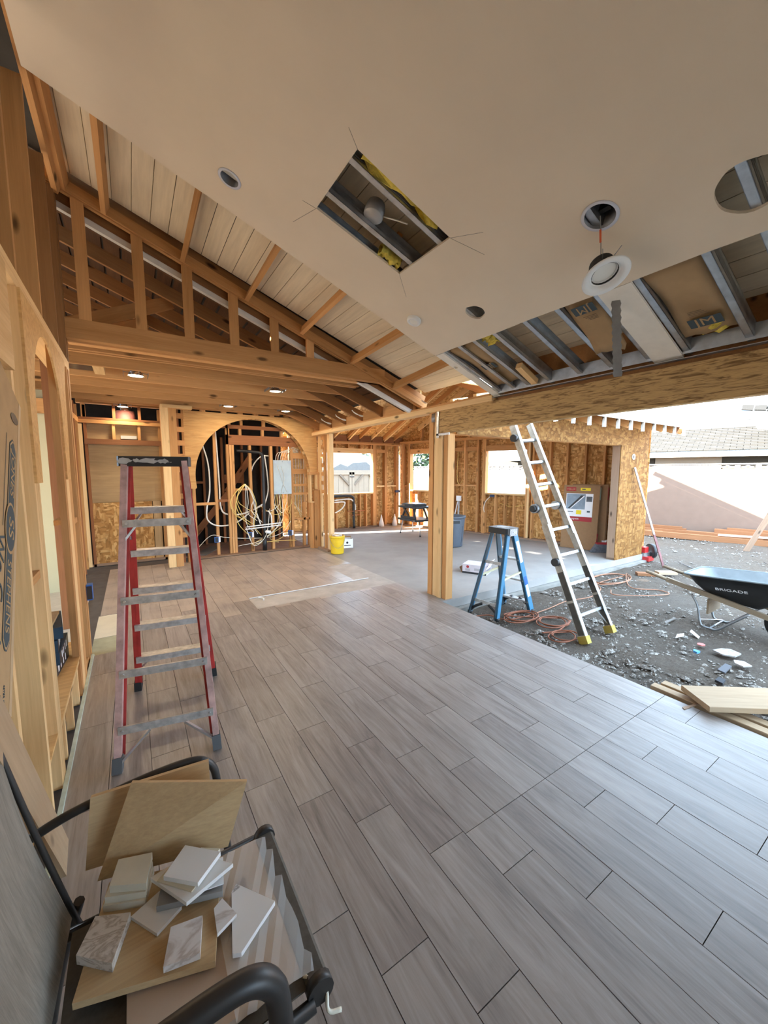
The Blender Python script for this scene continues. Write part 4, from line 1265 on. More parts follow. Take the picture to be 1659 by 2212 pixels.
prt(.47, .585, 1.03, 1.14, plain('photo_dark', (.08, .09, .10), .6, var=.5, scale=20), .0013)
prt(.28, .385, .75, .84, INKY, .0013); prt(.10, .22, .79, .805, INK, .0013); prt(.495, .555, .80, .835, INK, .0013)
m = MB(); m.box(w_, w_ + .0012, 1.08, 1.34, -.10, -.02); m.build('printed_panel', plain('green_label', (.28, .36, .27), .8), bdy, M)
m = MB(); m.box(w_, w_ + .0012, .02, .36, -.11, -.005); m.build('printed_panel', INKR, bdy, M)
Mside = MX(M @ V((w_ + .0014, .20, -.057)), (M.to_3x3() @ V((0, 1, 0))), (M.to_3x3() @ V((0, 0, -1))) * -1, (M.to_3x3() @ V((1, 0, 0))))
Mside = MX(M @ V((w_ + .0014, .20, -.057)), (M.to_3x3() @ V((0, 1, 0))), (M.to_3x3() @ V((0, 0, 1))), (M.to_3x3() @ V((1, 0, 0))))
text('lettering', 'VELUX', .07, Mside, CARD, bdy)
r2, M2, w2 = lean('skylight_carton', .50, 1.20, .21, 1.40, .1, .13, 'plain edge of a second brown carton standing behind the labelled carton')
m = MB(); m.box(0, w2, 0, 1.40, -.115, 0); b2 = m.build('carton_body', CARDB, r2, M2)
m = MB(); m.box(w2, w2 + .0012, 1.08, 1.34, -.10, -.01); m.build('printed_panel', INKR, b2, M2)
m = MB(); m.box(w2, w2 + .0012, .02, .22, -.10, -.01); m.build('printed_panel', plain('green_label', (.30, .45, .34), .8), b2, M2)

# ---- push broom head / dust pan and small box in the corner
bp = root('push_broom', (8.2, 4.3, 0), 'grey broom head with red block resting behind the brown jamb', 'broom')
m = MB(); m.prism([(-.24, 0), (.24, 0), (.17, .17), (-.13, .17)], MX((8.18, 4.26, 0), V((.75, -.65, 0)).normalized(), (0, 0, 1), V((-.65, -.75, 0)).normalized()), .10); m.build('bristles', plain('grey_bristle', (.13, .14, .16), .9, var=.3, scale=30), bp)
m = MB(); m.prism([(-.13, .17), (.19, .17), (.19, .20), (-.13, .20)], MX((8.18, 4.26, 0), V((.75, -.65, 0)).normalized(), (0, 0, 1), V((-.65, -.75, 0)).normalized()), .10); m.build('broom_block', INKR, bp)
sb = root('small_carton', (8.34, 4.62, 0), 'little white carton behind the broom head', 'box')
MB().box(-.09, .09, -.06, .06, 0, .22).build('carton_body', INKW, sb, Matrix.Translation((8.40, 4.27, -.005)) @ Matrix.Rotation(-.3, 4, 'Z'))

# ---- red power tool by the corner
ms = root('power_saw', (8.84, 3.7, G), 'red and black power tool on the dirt at the sheathed corner', 'power tool')
m = MB(); m.box(8.70, 8.92, 3.58, 3.86, G + .005, G + .09); m.build('tool_base', plain('red_enamel', (.45, .02, .02), .4, var=.1), ms)
m = MB(); m.box(8.70, 8.86, 3.66, 3.84, G + .17, G + .28); m.build('motor_housing', plain('red_enamel', (.45, .02, .02), .4, var=.1), ms)
m = MB(); m.box(8.72, 8.90, 3.64, 3.82, G + .09, G + .17); m.build('table_plate', ALU, ms)
m = MB().cyl((8.90, 3.66, G + .19), (8.96, 3.62, G + .19), .15, n=20); gd = m.build('blade_guard', BLACK, ms)
m = MB().cyl((8.955, 3.622, G + .19), (8.975, 3.610, G + .19), .09, n=20); m.build('guard_disc', STEELD, gd)

# ---- pole leaning on the sheathed wall
pl = root('leaning_pole', (8.45, 3.22, G), 'slender pale pole leaning against the sheathed corner wall', 'pole')
p0, p1 = V((8.46, 3.22, G + .0)), V((8.07, 3.672, 1.75))
board('shaft', p0, p1, .045, .03, plain('whitewashed_pole', (.50, .47, .52), .6, var=.25, scale=9), pl)
board('stained_end', p0 + (p1 - p0) * .0, p0 + (p1 - p0) * .33, .047, .032, plain('maroon_stain', (.30, .14, .14), .7, var=.4, scale=10), pl)

# ---- sling chair in the near corner
ch = root('patio_chair', (.02, 1.05, 0), 'dark framed patio chair with woven sling seat holding material samples', 'chair')
SLW = wood('woven_sling_light', (.17, .145, .115), (.27, .24, .20), gs=(30, 60, 3), rough=.9, randv=0, knots=False)
def quadslab(name, q, t, mat, parent, dz=None):
    a, b, c_, d = [V(p) for p in q]
    nn = (b - a).cross(d - a).normalized()
    if dz is not None: nn = V(dz)
    m = MB(); m.add([a, b, c_, d] + [p - nn * t for p in (a, b, c_, d)], [(0, 1, 2, 3), (7, 6, 5, 4), (0, 4, 5, 1), (1, 5, 6, 2), (2, 6, 7, 3), (3, 7, 4, 0)])
    return m.build(name, mat, parent)
# back sling: gently curved sheet
m = MB(); rows = 9; vs_ = []
for j in range(rows):
    t = j / (rows - 1)
    x = -.215 - .112 * t - .012 * math.sin(t * math.pi); z = .405 + .57 * t
    for y in (.80, 1.06, 1.315): vs_.append((x - (.012 if y == 1.06 else 0), y, z))
m.add(vs_ + [(p[0] - .006, p[1], p[2]) for p in vs_], [(j * 3 + i, j * 3 + i + 1, j * 3 + i + 4, j * 3 + i + 3) for j in range(rows - 1) for i in range(2)] + [(27 + j * 3 + i + 3, 27 + j * 3 + i + 4, 27 + j * 3 + i + 1, 27 + j * 3 + i) for j in range(rows - 1) for i in range(2)], True)
m.build('back_sling', SLW, ch)
for y in (.79, 1.325):
    m = MB(); m.tube(spline([(-.18, y, .30), (-.215, y, .42), (-.275, y, .69), (-.335, y, .99)], 5), .008, 8); m.build('back_frame', FRAMED, ch)
m = MB(); m.tube([(-.334, .79, .985), (-.337, 1.06, .992), (-.334, 1.325, .985)], .008, 8); m.build('back_frame', FRAMED, ch)
quadslab('seat_sling', [(-.21, .80, .405), (.30, .80, .412), (.30, 1.27, .412), (-.21, 1.27, .405)], .005, SLING, ch)
m = MB(); m.prism(rr(-.028, .028, -.02, .02, .008), MX((.318, .80, .405), (1, 0, 0), (0, 0, 1), (0, -1, 0)), -.46); m.build('front_bar', SLING, ch)
for y in (.79, 1.268):
    m = MB().cyl((.32, y - .012, .405), (.32, y + .012, .405), .034, n=14); m.build('end_cap', FRAMED, ch)
for y in (.775, 1.285):
    m = MB(); m.tube([(-.24, y, .385), (.30, y, .392)], .016, 8); m.build('side_rail', FRAMED, ch)
    yo = -.035 if y < 1 else .20
    pts = [(-.34, y + yo, .56), (-.22, y + yo, .60), (-.05, y + yo, .625), (.08, y + yo, .632), (.15, y + yo, .622), (.19, y + yo, .585), (.205, y + yo, .53), (.215, y + yo, .40), (.235, y + yo, .2), (.25, y + yo, .0)]
    m = MB(); m.tube(spline(pts, 6), .026 if y < 1 else .014, 10); m.build('arm_frame', FRAMED, ch)
    m = MB(); m.tube(spline([(-.2, y + yo * .3, .42), (-.26, y + yo * .5, .2), (-.30, y + yo * .6, 0)], 5), .014, 8); m.build('leg', FRAMED, ch)

# wrapped panel and boards on the seat
wp = root('wrapped_panel', (.12, 1.03, .415), 'pinkish wood panel in clear plastic lying on the chair seat', 'panel')
MB().box(-.08, .285, .83, 1.25, .4125, .4285).build('panel_core', plain('pinkish_panel', (.46, .34, .25), .6, var=.08, scale=6), wp)
m = MB(); gN = 10
for j in range(gN):
    for i in range(gN):
        x = .13 + .20 * i / (gN - 1); y = .815 + .43 * j / (gN - 1)
        m.v.append((x, y, .4305 + .006 * abs(math.sin(x * 61 + y * 37)) - (max(0, x - .28) * .25)))
m.f = [(j * gN + i, j * gN + i + 1, (j + 1) * gN + i + 1, (j + 1) * gN + i) for j in range(gN - 1) for i in range(gN - 1)]; m.sm = [False] * len(m.f)
m.build('plastic_wrap', CLEARP, wp)
m = MB(); m.box(.20, .225, 1.09, 1.14, .4285, .430); m.build('cut_out', plain('brown_recess', (.16, .075, .03), .8), wp)
m = MB(); m.tube(spline([(.29, .82, .425), (.335, .79, .40), (.33, .76, .37), (.36, .75, .36)], 5), .005, 5)
tag(m.build('plastic_strip', plain('shiny_plastic_strip', (.75, .72, .60), .15)), 'crinkled clear plastic strip dangling from the chair front corner', 'plastic strip')

def sample(name, q, z, t, mat, label, cat='tile', group='material samples on the chair'):
    """flat slab, corners given in plan, underside at z"""
    m = MB(); k = len(q)
    m.add([(x, y, z + t) for x, y in q] + [(x, y, z) for x, y in q], [tuple(range(k)), tuple(range(2 * k - 1, k - 1, -1))] + [(i, k + i, k + (i + 1) % k, (i + 1) % k) for i in range(k)])
    o = m.build(name, mat)
    return tag(o, label, cat, group)
z0 = .4345
sample('sample_board', [(-.185, 1.045), (.108, .95), (.172, 1.228), (-.125, 1.325)], z0, .018, SAMPLE, 'flat oak coloured board on the chair carrying the loose tiles', 'board')
zb = z0 + .0185
def std(name, b0, b1, t1, t0, th, label):
    a, b, c_, d = V(b0), V(b1), V(t1), V(t0)
    o = quadslab(name, [a, b, c_, d], th, SAMPLE, None)
    return tag(o, label, 'board', 'material samples on the chair')
std('sample_board', (-.155, 1.345, .455), (.20, 1.262, .44), (.262, 1.235, .665), (-.056, 1.40, .69), .018, 'oak coloured board propped upright and tilted behind the tiles')
std('sample_board', (-.19, 1.42, .44), (.17, 1.37, .42), (.175, 1.43, .645), (-.168, 1.462, .645), .018, 'rear oak coloured board standing behind the tilted board')
sample('stone_sample', [(-.184, 1.13), (-.108, 1.062), (-.07, 1.17), (-.15, 1.21)], zb, .026, TRAV, 'thick brown speckled stone sample nearest the chair back')
sample('marble_sample', [(-.003, .992), (.077, .974), (.095, 1.062), (.02, 1.078)], zb, .018, MARB2, 'small pale marble tile with a warm vein on the oak board')
sample('stone_sample', [(-.135, 1.235), (-.035, 1.19), (-.01, 1.28), (-.105, 1.318)], zb, .020, TILEC, 'bottom cream stone block of the little stack by the upright board')
sample('stone_sample', [(-.130, 1.238), (-.033, 1.195), (-.012, 1.283), (-.102, 1.32)], zb + .0205, .020, TILEC, 'middle cream stone block of the little stack by the upright board')
sample('stone_sample', [(-.118, 1.244), (-.030, 1.197), (-.012, 1.292), (-.098, 1.322)], zb + .041, .022, TILEC, 'top cream stone block of the little stack by the upright board')
sample('marble_sample', [(-.07, 1.172), (-.012, 1.088), (.05, 1.125), (.0, 1.205)], zb, .010, TILEW, 'thin pale tile lying half under the grey slab')
sample('slate_sample', [(-.01, 1.145), (.152, 1.088), (.17, 1.175), (.01, 1.215)], zb + .0105, .018, plain('grey_slab', (.26, .25, .24), .6, var=.2, scale=6), 'dark grey slab sample beneath the stacked white tiles')
sample('paper_swatch', [(.075, 1.118), (.158, 1.10), (.172, 1.185), (.10, 1.20)], zb + .0345, .003, INKW, 'white swatch card with a dark printed bar under the big tile', 'card')
sample('white_tile', [(-.02, 1.215), (.06, 1.086), (.19, 1.128), (.09, 1.235)], zb + .044, .012, TILEW, 'large pale tile lying askew over the dark slab')
sample('sample_card', [(-.005, 1.19), (.075, 1.105), (.15, 1.165), (.075, 1.25)], zb + .0565, .004, plain('cream_card', (.60, .54, .40), .7), 'cream sample card holding the topmost white tile', 'card')
sample('white_tile', [(.012, 1.180), (.092, 1.107), (.163, 1.168), (.075, 1.250)], zb + .061, .014, TILEW, 'topmost square white tile of the sample pile')
sample('white_tile', [(.07, 1.225), (.12, 1.19), (.17, 1.225), (.12, 1.262)], zb + .0185, .012, TILEC, 'cream tile peeking out behind the topmost tile')
sample('marble_sample', [(.148, .945), (.168, .935), (.278, 1.008), (.195, 1.118), (.178, 1.10)], z0, .014, MARB, 'long grey veined marble piece overhanging the chair front')
sample('marble_sample', [(.122, 1.0), (.176, 1.022), (.15, 1.085), (.125, 1.07)], zb + .0, .010, MARB2, 'little veined tile beside the long marble piece')
m = MB(); m.box(.09, .14, 1.125, 1.135, zb + .0378, zb + .0382)

# ---- tall carton and plank leaning at the left wall
jc = root('tall_carton', (-.37, 1.4, 0), 'tall flat brown carton with slate lettering leaning on the left wall', 'box')
ang = math.radians(28)
uy = V((0, math.sin(ang), math.cos(ang))); lx = V((0, -math.cos(ang), math.sin(ang)))
oM = V((-.36, 1.13, .03)); outX = V((1, 0, 0))
Mj = MX(oM, lx, uy, lx.cross(uy))
HJ = 2.155
m = MB(); m.prism([(0, 0), (.62, 0), (.62, HJ), (0, HJ)], Mj, .025); jb = m.build('carton_body', CARD, jc)
m = MB(); m.prism([(0, 1.0), (.03, .995), (.03, HJ), (0, HJ)], Mj @ Matrix.Translation((0, 0, -.0012)), .001); m.build('packing_tape', plain('tan_tape', (.52, .37, .21), .5), jb)
def jp(name, poly, mat, lift):
    m = MB(); m.prism(poly, MX(oM + outX * lift, lx, uy, outX), .0005); return m.build(name, mat, jb)
jp('hand_hole', [(.085 + .048 * math.cos(a) , 2.045 + .020 * math.sin(a) - .012 * math.cos(a)) for a in [2 * math.pi * i / 20 for i in range(20)]], BLACK, .0014)
def capsule(x0, x1, y0, y1, r):
    return [(x0 + r, y0), (x1 - r, y0), (x1, y0 + r), (x1, y1 - r), (x1 - r, y1), (x0 + r, y1), (x0, y1 - r), (x0, y0 + r)]
jp('printed_band', capsule(.052, .132, 1.19, 1.945, .03), INK, .0012)
jp('printed_band', capsule(.056, .128, 1.195, 1.94, .028), CARD, .0018)
jp('printed_band', capsule(.061, .123, 1.202, 1.933, .025), INK, .0024)
jp('printed_oval', [(.092 + .062 * math.cos(a), 1.60 + .092 * math.sin(a)) for a in [2 * math.pi * i / 28 for i in range(28)]], CARD, .003)
jp('printed_oval', [(.092 + .053 * math.cos(a), 1.60 + .082 * math.sin(a)) for a in [2 * math.pi * i / 28 for i in range(28)]], INK, .0036)
def jt(body, size, x, y, mat, lift, xs=1.0):
    # lettering reads downwards along the carton, letter tops towards its far edge
    Ml = MX(oM + lx * x + uy * y + outX * lift, -uy, -lx, (-uy).cross(-lx))
    return text('lettering', body, size, Ml, mat, jb, xs=xs)
jt('JONES', .062, .092, 1.805, CARD, .0032)
jt('SS', .085, .092, 1.60, CARD, .0044)
jt('STEPHENS', .062, .092, 1.365, CARD, .0032, .86)
jt('We Got It', .10, .185, 1.36, INK, .0014, .9)
jt('4STER KIDS CHILD MASTERS', .018, .095, 1.0, INK, .0014, .8)
jp('printed_line', [(.170, 1.58), (.173, 1.58), (.173, 1.93), (.170, 1.93)], INK, .0012)
lp = root('leaning_plank', (-.3, 1.7, 0), 'pale rough plank slanting down beside the tall carton', 'plank')
board('plank_body', (-.335, 1.985, .045), (-.335, 1.30, 1.06), .03, .13, PINE, lp, up=(0, .82, .55))

# ---- tile cartons stacked on the platform
zz = .3115
for i, (dx, dy, h, lab, fr) in enumerate(((0, 0, .085, 'lowest dark teal tile carton on the plywood platform', .0), (.012, .02, .085, 'second dark teal tile carton from the bottom of the platform stack', .0),
                                        (-.006, .01, .085, 'third dark teal tile carton from the bottom of the platform stack', 0), (.01, .03, .08, 'uppermost dark teal tile carton of the platform stack', .0))):
    r_ = root('tile_carton', (-.62, 3.4, zz), lab, 'box', 'tile cartons on the platform')
    Mb = Matrix.Translation((-.63 + dx, 3.42 + dy, zz)) @ Matrix.Rotation(math.radians(4 * (i - 1)), 4, 'Z')
    m = MB(); m.box(-.15, .15, -.20, .20, 0, h - .001); b_ = m.build('carton_body', TEALB, r_, Mb)
    m = MB(); m.box(.1502, .151, -.19, .19, .004, h - .006); m.build('end_panel', BLACK, b_, Mb)
    for y in (-.12, -.05, .02, .08):
        m = MB(); m.box(.1512, .1518, y, y + (.03 if y < -.1 else .018), .02, h - .02); m.build('printed_label', INKW, b_, Mb)
    zz += h
tag(MB().box(-.75, -.50, 3.28, 3.6, zz + .001, zz + .02).build('bare_tile', CARD), 'tan tile lying on top of the dark teal cartons', 'tile')
bb_ = root('outlet_box', (-.42, 4.34, .55), 'bright blue outlet box fixed to the last stud of the left wall', 'outlet box')
MB().box(-.398, -.355, 4.305, 4.385, .52, .66).build('box_body', BLUEB, bb_)
MB().box(-.396, -.358, 4.300, 4.305, .53, .65).build('box_opening', BLACK, bb_)

# ---- ceiling fittings
def cplane(x, y, h=0.0): return V((x, y, zc(x))) + n_c * h
def MC(x, y, h=0.0):
    xd = V((1, 0, -.363)).normalized(); return MX(cplane(x, y, h), xd, (0, 1, 0), n_c)
def can(name, x, y, r, lab, depth=.12):
    r_ = root(name, tuple(cplane(x, y)), lab, 'light')
    m = MB(); m.lathe([(r + .008, -.003), (r + .008, .0), (r - .002, .0), (r - .004, depth)], M=MC(x, y), n=28); m.build('can_housing', plain('grey_can', (.25, .26, .28), .5, .5), r_)
    m = MB(); m.lathe([(.001, depth), (r - .004, depth)], M=MC(x, y), n=24); m.build('can_top', plain('dark_can', (.10, .10, .11), .6, .3), r_)
    m = MB(); m.lathe([(r - .006, -.0035), (r + .010, -.0035), (r + .010, -.001)], M=MC(x, y), n=28); m.build('trim_ring', plain('pale_blue_ring', (.62, .64, .72), .5), r_)
    m = MB(); m.box(-.012, .012, -.03, .03, .05, .09); m.build('clip', BLACK, r_, MC(x + .02, y))
    return r_
can('recessed_can', .612, 2.697, .06, 'empty round can fitting in the ceiling left of the rectangular cut-out')
can('recessed_can', 2.046, 1.17, .078, 'empty round can fitting from which the loose light hangs')
# loose downlight hanging by its lead
hl = root('hanging_downlight', (2.19, 1.2, 2.70), 'white downlight hanging loose on its wire below the ceiling', 'light')
hc = V((2.185, 1.20, 2.715))
axn = V((-.152, -.432, -.95)).normalized(); ax1 = V((.8, .3, .2)); ax1 = (ax1 - axn * ax1.dot(axn)).normalized(); ax2 = axn.cross(ax1)
Mh = MX(hc, ax1, ax2, axn)
m = MB(); m.lathe([(.068, -.014), (.118, -.002), (.120, .004), (.116, .008), (.085, .004), (.07, -.02), (.06, -.03), (.001, -.032)], M=Mh, n=32); tr = m.build('trim', WHITE, hl)
m = MB(); m.lathe([(.001, -.0305), (.058, -.0285)], M=Mh, n=24); m.build('lens', LENS, tr)
m = MB(); m.lathe([(.066, -.014), (.062, -.085), (.058, -.095), (.001, -.096)], M=Mh, n=24); m.build('driver_body', plain('speckled_black_body', (.03, .03, .03), .8, var=.8, scale=40), hl)
top = Mh @ V((0, 0, -.096)); hole = cplane(2.06, 1.18, .02)
m = MB(); m.tube(spline([top, top.lerp(hole, .5) + V((.004, 0, 0)), hole], 5), .0025, 6); m.build('lead_wire', plain('grey_lead', (.25, .23, .21), .6), hl)
m = MB(); m.tube([top.lerp(hole, .45), top.lerp(hole, .72)], .0055, 6); m.build('wire_nut', plain('orange_connector', (.75, .12, .03), .5), hl)
for s, q in ((1, .0), (-1, .3), (1, 2.1)):
    a = V((s * math.cos(q), math.sin(q), 0))
    m = MB(); m.tube([Mh @ (a * .06 + V((0, 0, -.05))), Mh @ (a * .13 + V((0, 0, -.055)))], .002, 5); m.build('spring_clip', STEELD, hl)
# flush puck light
pk_ = root('surface_light', tuple(cplane(2.065, 2.725)), 'small round white light fixed near the ceiling corner', 'light')
m = MB(); m.lathe([(.001, -.022), (.035, -.022), (.04, -.03), (.055, -.028), (.06, -.018), (.06, .0)], M=MC(2.065, 2.725), n=28); m.build('trim', WHITE, pk_)
m = MB(); m.lathe([(.001, -.0235), (.034, -.0235)], M=MC(2.065, 2.725), n=24); m.build('lens', LENS, pk_)
# service opening: round junction box, lead, glass wool
jbx = root('junction_box', tuple(cplane(1.33, 2.2, .06)), 'round grey junction box inside the rectangular ceiling cut-out', 'junction box')
m = MB(); m.lathe([(.001, .05), (.062, .05), (.062, .10), (.055, .13)], M=MC(1.335, 2.215), n=24); m.build('box_body', plain('grey_box', (.30, .29, .28), .5, .3), jbx)
m = MB(); m.lathe([(.001, .045), (.058, .045), (.06, .05)], M=MC(1.335, 2.215), n=24); m.build('cover_plate', plain('grey_cover', (.42, .40, .38), .5, .3), jbx)
m = MB(); m.tube([MC(1.38, 2.19) @ V((0, 0, .07)), MC(1.46, 2.14) @ V((0, 0, .075)), MC(1.50, 2.08) @ V((0, 0, .05))], .005, 6); m.build('lead_wire', NMW, jbx)
def wool(name, x0, x1, y0, y1, h, seed, lab):
    r = random.Random(seed); nxx, nyy = 9, 5
    m = MB()
    for j in range(nyy):
        for i in range(nxx):
            x = x0 + (x1 - x0) * i / (nxx - 1); y = y0 + (y1 - y0) * j / (nyy - 1) + r.uniform(-.015, .015)
            m.v.append(cplane(x, y, h + r.uniform(-.02, .03)))
    for j in range(nyy):
        for i in range(nxx):
            m.v.append(V(m.v[j * nxx + i]) + n_c * .06)
    o_ = nxx * nyy
    for j in range(nyy - 1):
        for i in range(nxx - 1):
            a = j * nxx + i
            m.f += [(a, a + 1, a + nxx + 1, a + nxx), (o_ + a + nxx, o_ + a + nxx + 1, o_ + a + 1, o_ + a)]
    for i in range(nxx - 1):
        a = (nyy - 1) * nxx + i; m.f += [(i, o_ + i, o_ + i + 1, i + 1), (a, a + 1, o_ + a + 1, o_ + a)]
    m.sm = [True] * len(m.f)
    return tag(m.build(name, GLASSW), lab, 'insulation')
wool('insulation_tuft', 1.10, 1.62, 1.885, 1.945, .03, 3, 'ragged yellow insulation along the near edge of the ceiling cut-out')
wool('insulation_tuft', 1.50, 1.66, 2.36, 2.42, .02, 4, 'small yellow insulation tuft at the far corner of the ceiling cut-out')
MB().box(.9, 1.9, 2.42, 2.9, 0, 0)
# kraft-faced batts between the studs
def batt(name, x0, x1, y0, y1, h, lab, droop=0.0, seed=1, logo=None, mat=KRAFT):
    r_ = root(name, tuple(cplane((x0 + x1) / 2, (y0 + y1) / 2, h)), lab, 'insulation')
    rr_ = random.Random(seed); nxx, nyy = 10, 6; m = MB()
    def P(i, j, up_=0):
        s = i / (nxx - 1); t = j / (nyy - 1)
        x = x0 + (x1 - x0) * s; y = y0 + (y1 - y0) * t
        hh = h - droop * s * s + .010 * math.sin(7 * s + 3 * t + seed) + .007 * math.sin(11 * t + 5 * s)
        return cplane(x, y, hh + up_)
    for up_ in (0, .05):
        for j in range(nyy):
            for i in range(nxx): m.v.append(P(i, j, up_))
    o_ = nxx * nyy
    for j in range(nyy - 1):
        for i in range(nxx - 1):
            a = j * nxx + i; m.f += [(a, a + nxx, a + nxx + 1, a + 1), (o_ + a, o_ + a + 1, o_ + a + nxx + 1, o_ + a + nxx)]
    for i in range(nxx - 1):
        a = (nyy - 1) * nxx + i; m.f += [(i, i + 1, o_ + i + 1, o_ + i), (a, o_ + a, o_ + a + 1, a + 1)]
    for j in range(nyy - 1):
        a = j * nxx; b = a + nxx - 1; m.f += [(a, o_ + a, o_ + a + nxx, a + nxx), (b, b + nxx, o_ + b + nxx, o_ + b)]
    m.sm = [True] * len(m.f)
    b_ = m.build('kraft_facing', mat, r_)
    if logo:
        lx, ly, sz, rot = logo
        s = (lx - x0) / (x1 - x0)
        base = cplane(lx, ly, h - droop * s * s - .022)
        xd = V((1, 0, -.363 - 2 * droop * s / (x1 - x0))).normalized()
        # seen from below: letters read with their tops towards the ridge
        yv = -xd; zv = V((0, 1, 0)).cross(yv); rdv = V((0, -1, 0))
        Ml = MX(base, rdv, yv, rdv.cross(yv))
        if Ml.to_3x3() @ V((0, 0, 1)) @ V((0, 0, 1)) > 0: pass
        Ml = Ml @ Matrix.Rotation(rot, 4, 'Z')
        m = MB(); m.box(-sz * 1.0, sz * 1.0, -sz * .52, sz * .52, -.001, 0); m.build('printed_block', INK, b_, Ml)
        text('lettering', 'JM', sz * 1.25, Ml @ Matrix.Translation((0, 0, .0012)), KRAFT, b_)
        for k in range(4):
            m = MB(); m.box(-sz * .7, sz * .5 - .01 * k, sz * (.9 + .16 * k), sz * (.97 + .16 * k), -.001, 0); m.build('printed_line', plain('faded_print', (.20, .13, .07), .8), b_, Ml)
    return r_, b_
batt('insulation_batt', 2.53, 3.18, .91, 1.19, .045, 'kraft insulation batt with a dark two-letter mark right of the white strip', logo=(3.05, 1.04, .085, 0), seed=2)
batt('insulation_batt', 2.50, 3.02, 1.48, 1.69, .05, 'kraft insulation flap drooping beside the hanging metal strap', droop=.10, seed=5, logo=(2.62, 1.58, .075, math.pi))
batt('insulation_batt', 2.56, 3.22, 2.54, 2.84, .05, 'kraft insulation batt tucked nearest the gable end of the eave', seed=8, logo=(2.90, 2.66, .075, math.pi))
wool('insulation_tuft', 2.52, 2.66, 2.34, 2.46, .05, 9, 'yellow insulation tuft beside the second steel stud of the eave')
wool('insulation_tuft', 3.08, 3.20, .98, 1.10, .04, 12, 'yellow insulation tuft below the marked batt')
bo_ = root('wood_block', (3.2, 2.44, 2.55), 'short wood offcut wedged between the steel studs above the beam', 'wood block')
board('block_body', cplane(3.0, 2.40, .03), cplane(3.27, 2.42, .02), .06, .05, FIRL, bo_)
# hanging perforated strap
st = root('metal_strap', (2.62, 1.35, 2.75), 'perforated metal strap hanging down in front of the beam', 'strap')
m = MB(); N_s = 22; vs_ = []
for i in range(N_s + 1):
    t = i / N_s; z = 2.735 - .45 * t; w = .022 + .006 * (1 if i % 2 else 0)
    x = 2.59 + .075 * t; y = 1.35
    vs_ += [(x - w * .55, y + w * .84, z), (x + w * .55, y - w * .84, z)]
m.add(vs_ + [(a + .002, b + .001, c_) for a, b, c_ in vs_], [(2 * i, 2 * i + 1, 2 * i + 3, 2 * i + 2) for i in range(N_s)] + [(2 * N_s + 2 + 2 * i + 2, 2 * N_s + 2 + 2 * i + 3, 2 * N_s + 2 + 2 * i + 1, 2 * N_s + 2 + 2 * i) for i in range(N_s)])
m.build('strap_band', STEELD, st)
m = MB(); m.prism(splat(0, 0, .045, .035, 12, 3), MX((2.575, 1.335, 2.765), V((1, 0, -.363)).normalized(), (0, 1, 0), n_c * -1), .003); m.build('strap_plate', STEEL, st)

# ---- lights and bits between the kitchen joists
def jlight(x, y, z, r, lab, watts=0.0):
    r_ = root('downlight', (x, y, z), lab, 'light', 'downlights between the joists')
    m = MB(); m.lathe([(r * .55, .055), (r * .9, .02), (r, .0), (r * 1.02, -.004)], c=(x, y, z), n=24); m.build('reflector', REFL, r_)
    m = MB(); m.lathe([(.001, .0), (r * .88, -.001)], c=(x, y, z), n=20); m.build('lens', LIT if watts else LENS, r_)
    if watts:
        ld = bpy.data.lights.new('lamp', 'AREA'); ld.shape = 'DISK'; ld.size = r * 1.6; ld.energy = watts; ld.color = (1.0, .80, .55)
        lo = bpy.data.objects.new('lamp', ld); place(lo, Matrix.Translation((x, y, z - .008)), r_)
    m = MB(); m.box(x - r * 1.5, x + r * 1.5, y - .008, y + .008, z + .03, z + .036).box(x - r * 1.5, x - r * 1.45, y - .12, y + .12, z + .0, z + .03).box(x + r * 1.45, x + r * 1.5, y - .12, y + .12, z, z + .03); m.build('mounting_bar', STEELD, r_)
    m = MB(); m.box(x - r * .6, x + r * .6, y - r * .5, y + r * .5, z + .056, z + .11); m.build('driver_box', STEELD, r_)
jlight(.112, 5.62, 2.81, .085, 'lit downlight between the joists nearest the left wall', 4)
jlight(1.79, 5.62, 2.81, .08, 'lit downlight between the joists in front of the arch crown', 4)
jlight(-.058, 8.25, 2.79, .085, 'lit downlight over the tan kitchen panel', 1.5)
jlight(1.50, 7.35, 2.81, .085, 'lit downlight beside the pier at the arch left shoulder', 1.2)
jlight(2.53, 7.35, 2.81, .085, 'lit downlight above the arch right shoulder', 1.2)
jlight(5.0, 6.95, 2.82, .085, 'downlight under the addition rafters beyond the post')
db = root('duct_boot', (-.4, 5.62, 2.85), 'black plastic-wrapped duct outlet between the kitchen joists', 'duct')
MB().box(-.56, -.30, 5.40, 5.72, 2.83, 2.94).build('wrapped_body', plain('black_film', (.02, .028, .035), .18), db)
bx('backing_block', -.29, -.19, 5.36, 5.78, 2.81, 2.93, FIRL, db)
pd = root('round_duct', (-.04, 8.68, 2.6), 'pink wrapped round duct with foil collar above the kitchen panel', 'duct')
m = MB(); m.lathe([(.15, 0), (.155, .1), (.14, .19), (.09, .2)], c=(-.03, 8.70, 2.58), n=24); m.build('pink_wrap', PINKW, pd)
m = MB(); m.lathe([(.09, .19), (.085, .30), (.075, .32), (.001, .32)], c=(-.03, 8.66, 2.58), n=18); m.build('foil_collar', FOIL, pd)
wsc = MB().box(-.12, .12, 0, .05, 0, .055).build('wall_scrap', plain('grey_mesh', (.45, .46, .44), .8), None, Matrix.Translation((.0, 8.45, 2.255)))
tag(wsc, 'pale grey mesh scrap resting on the orange header', 'scrap')

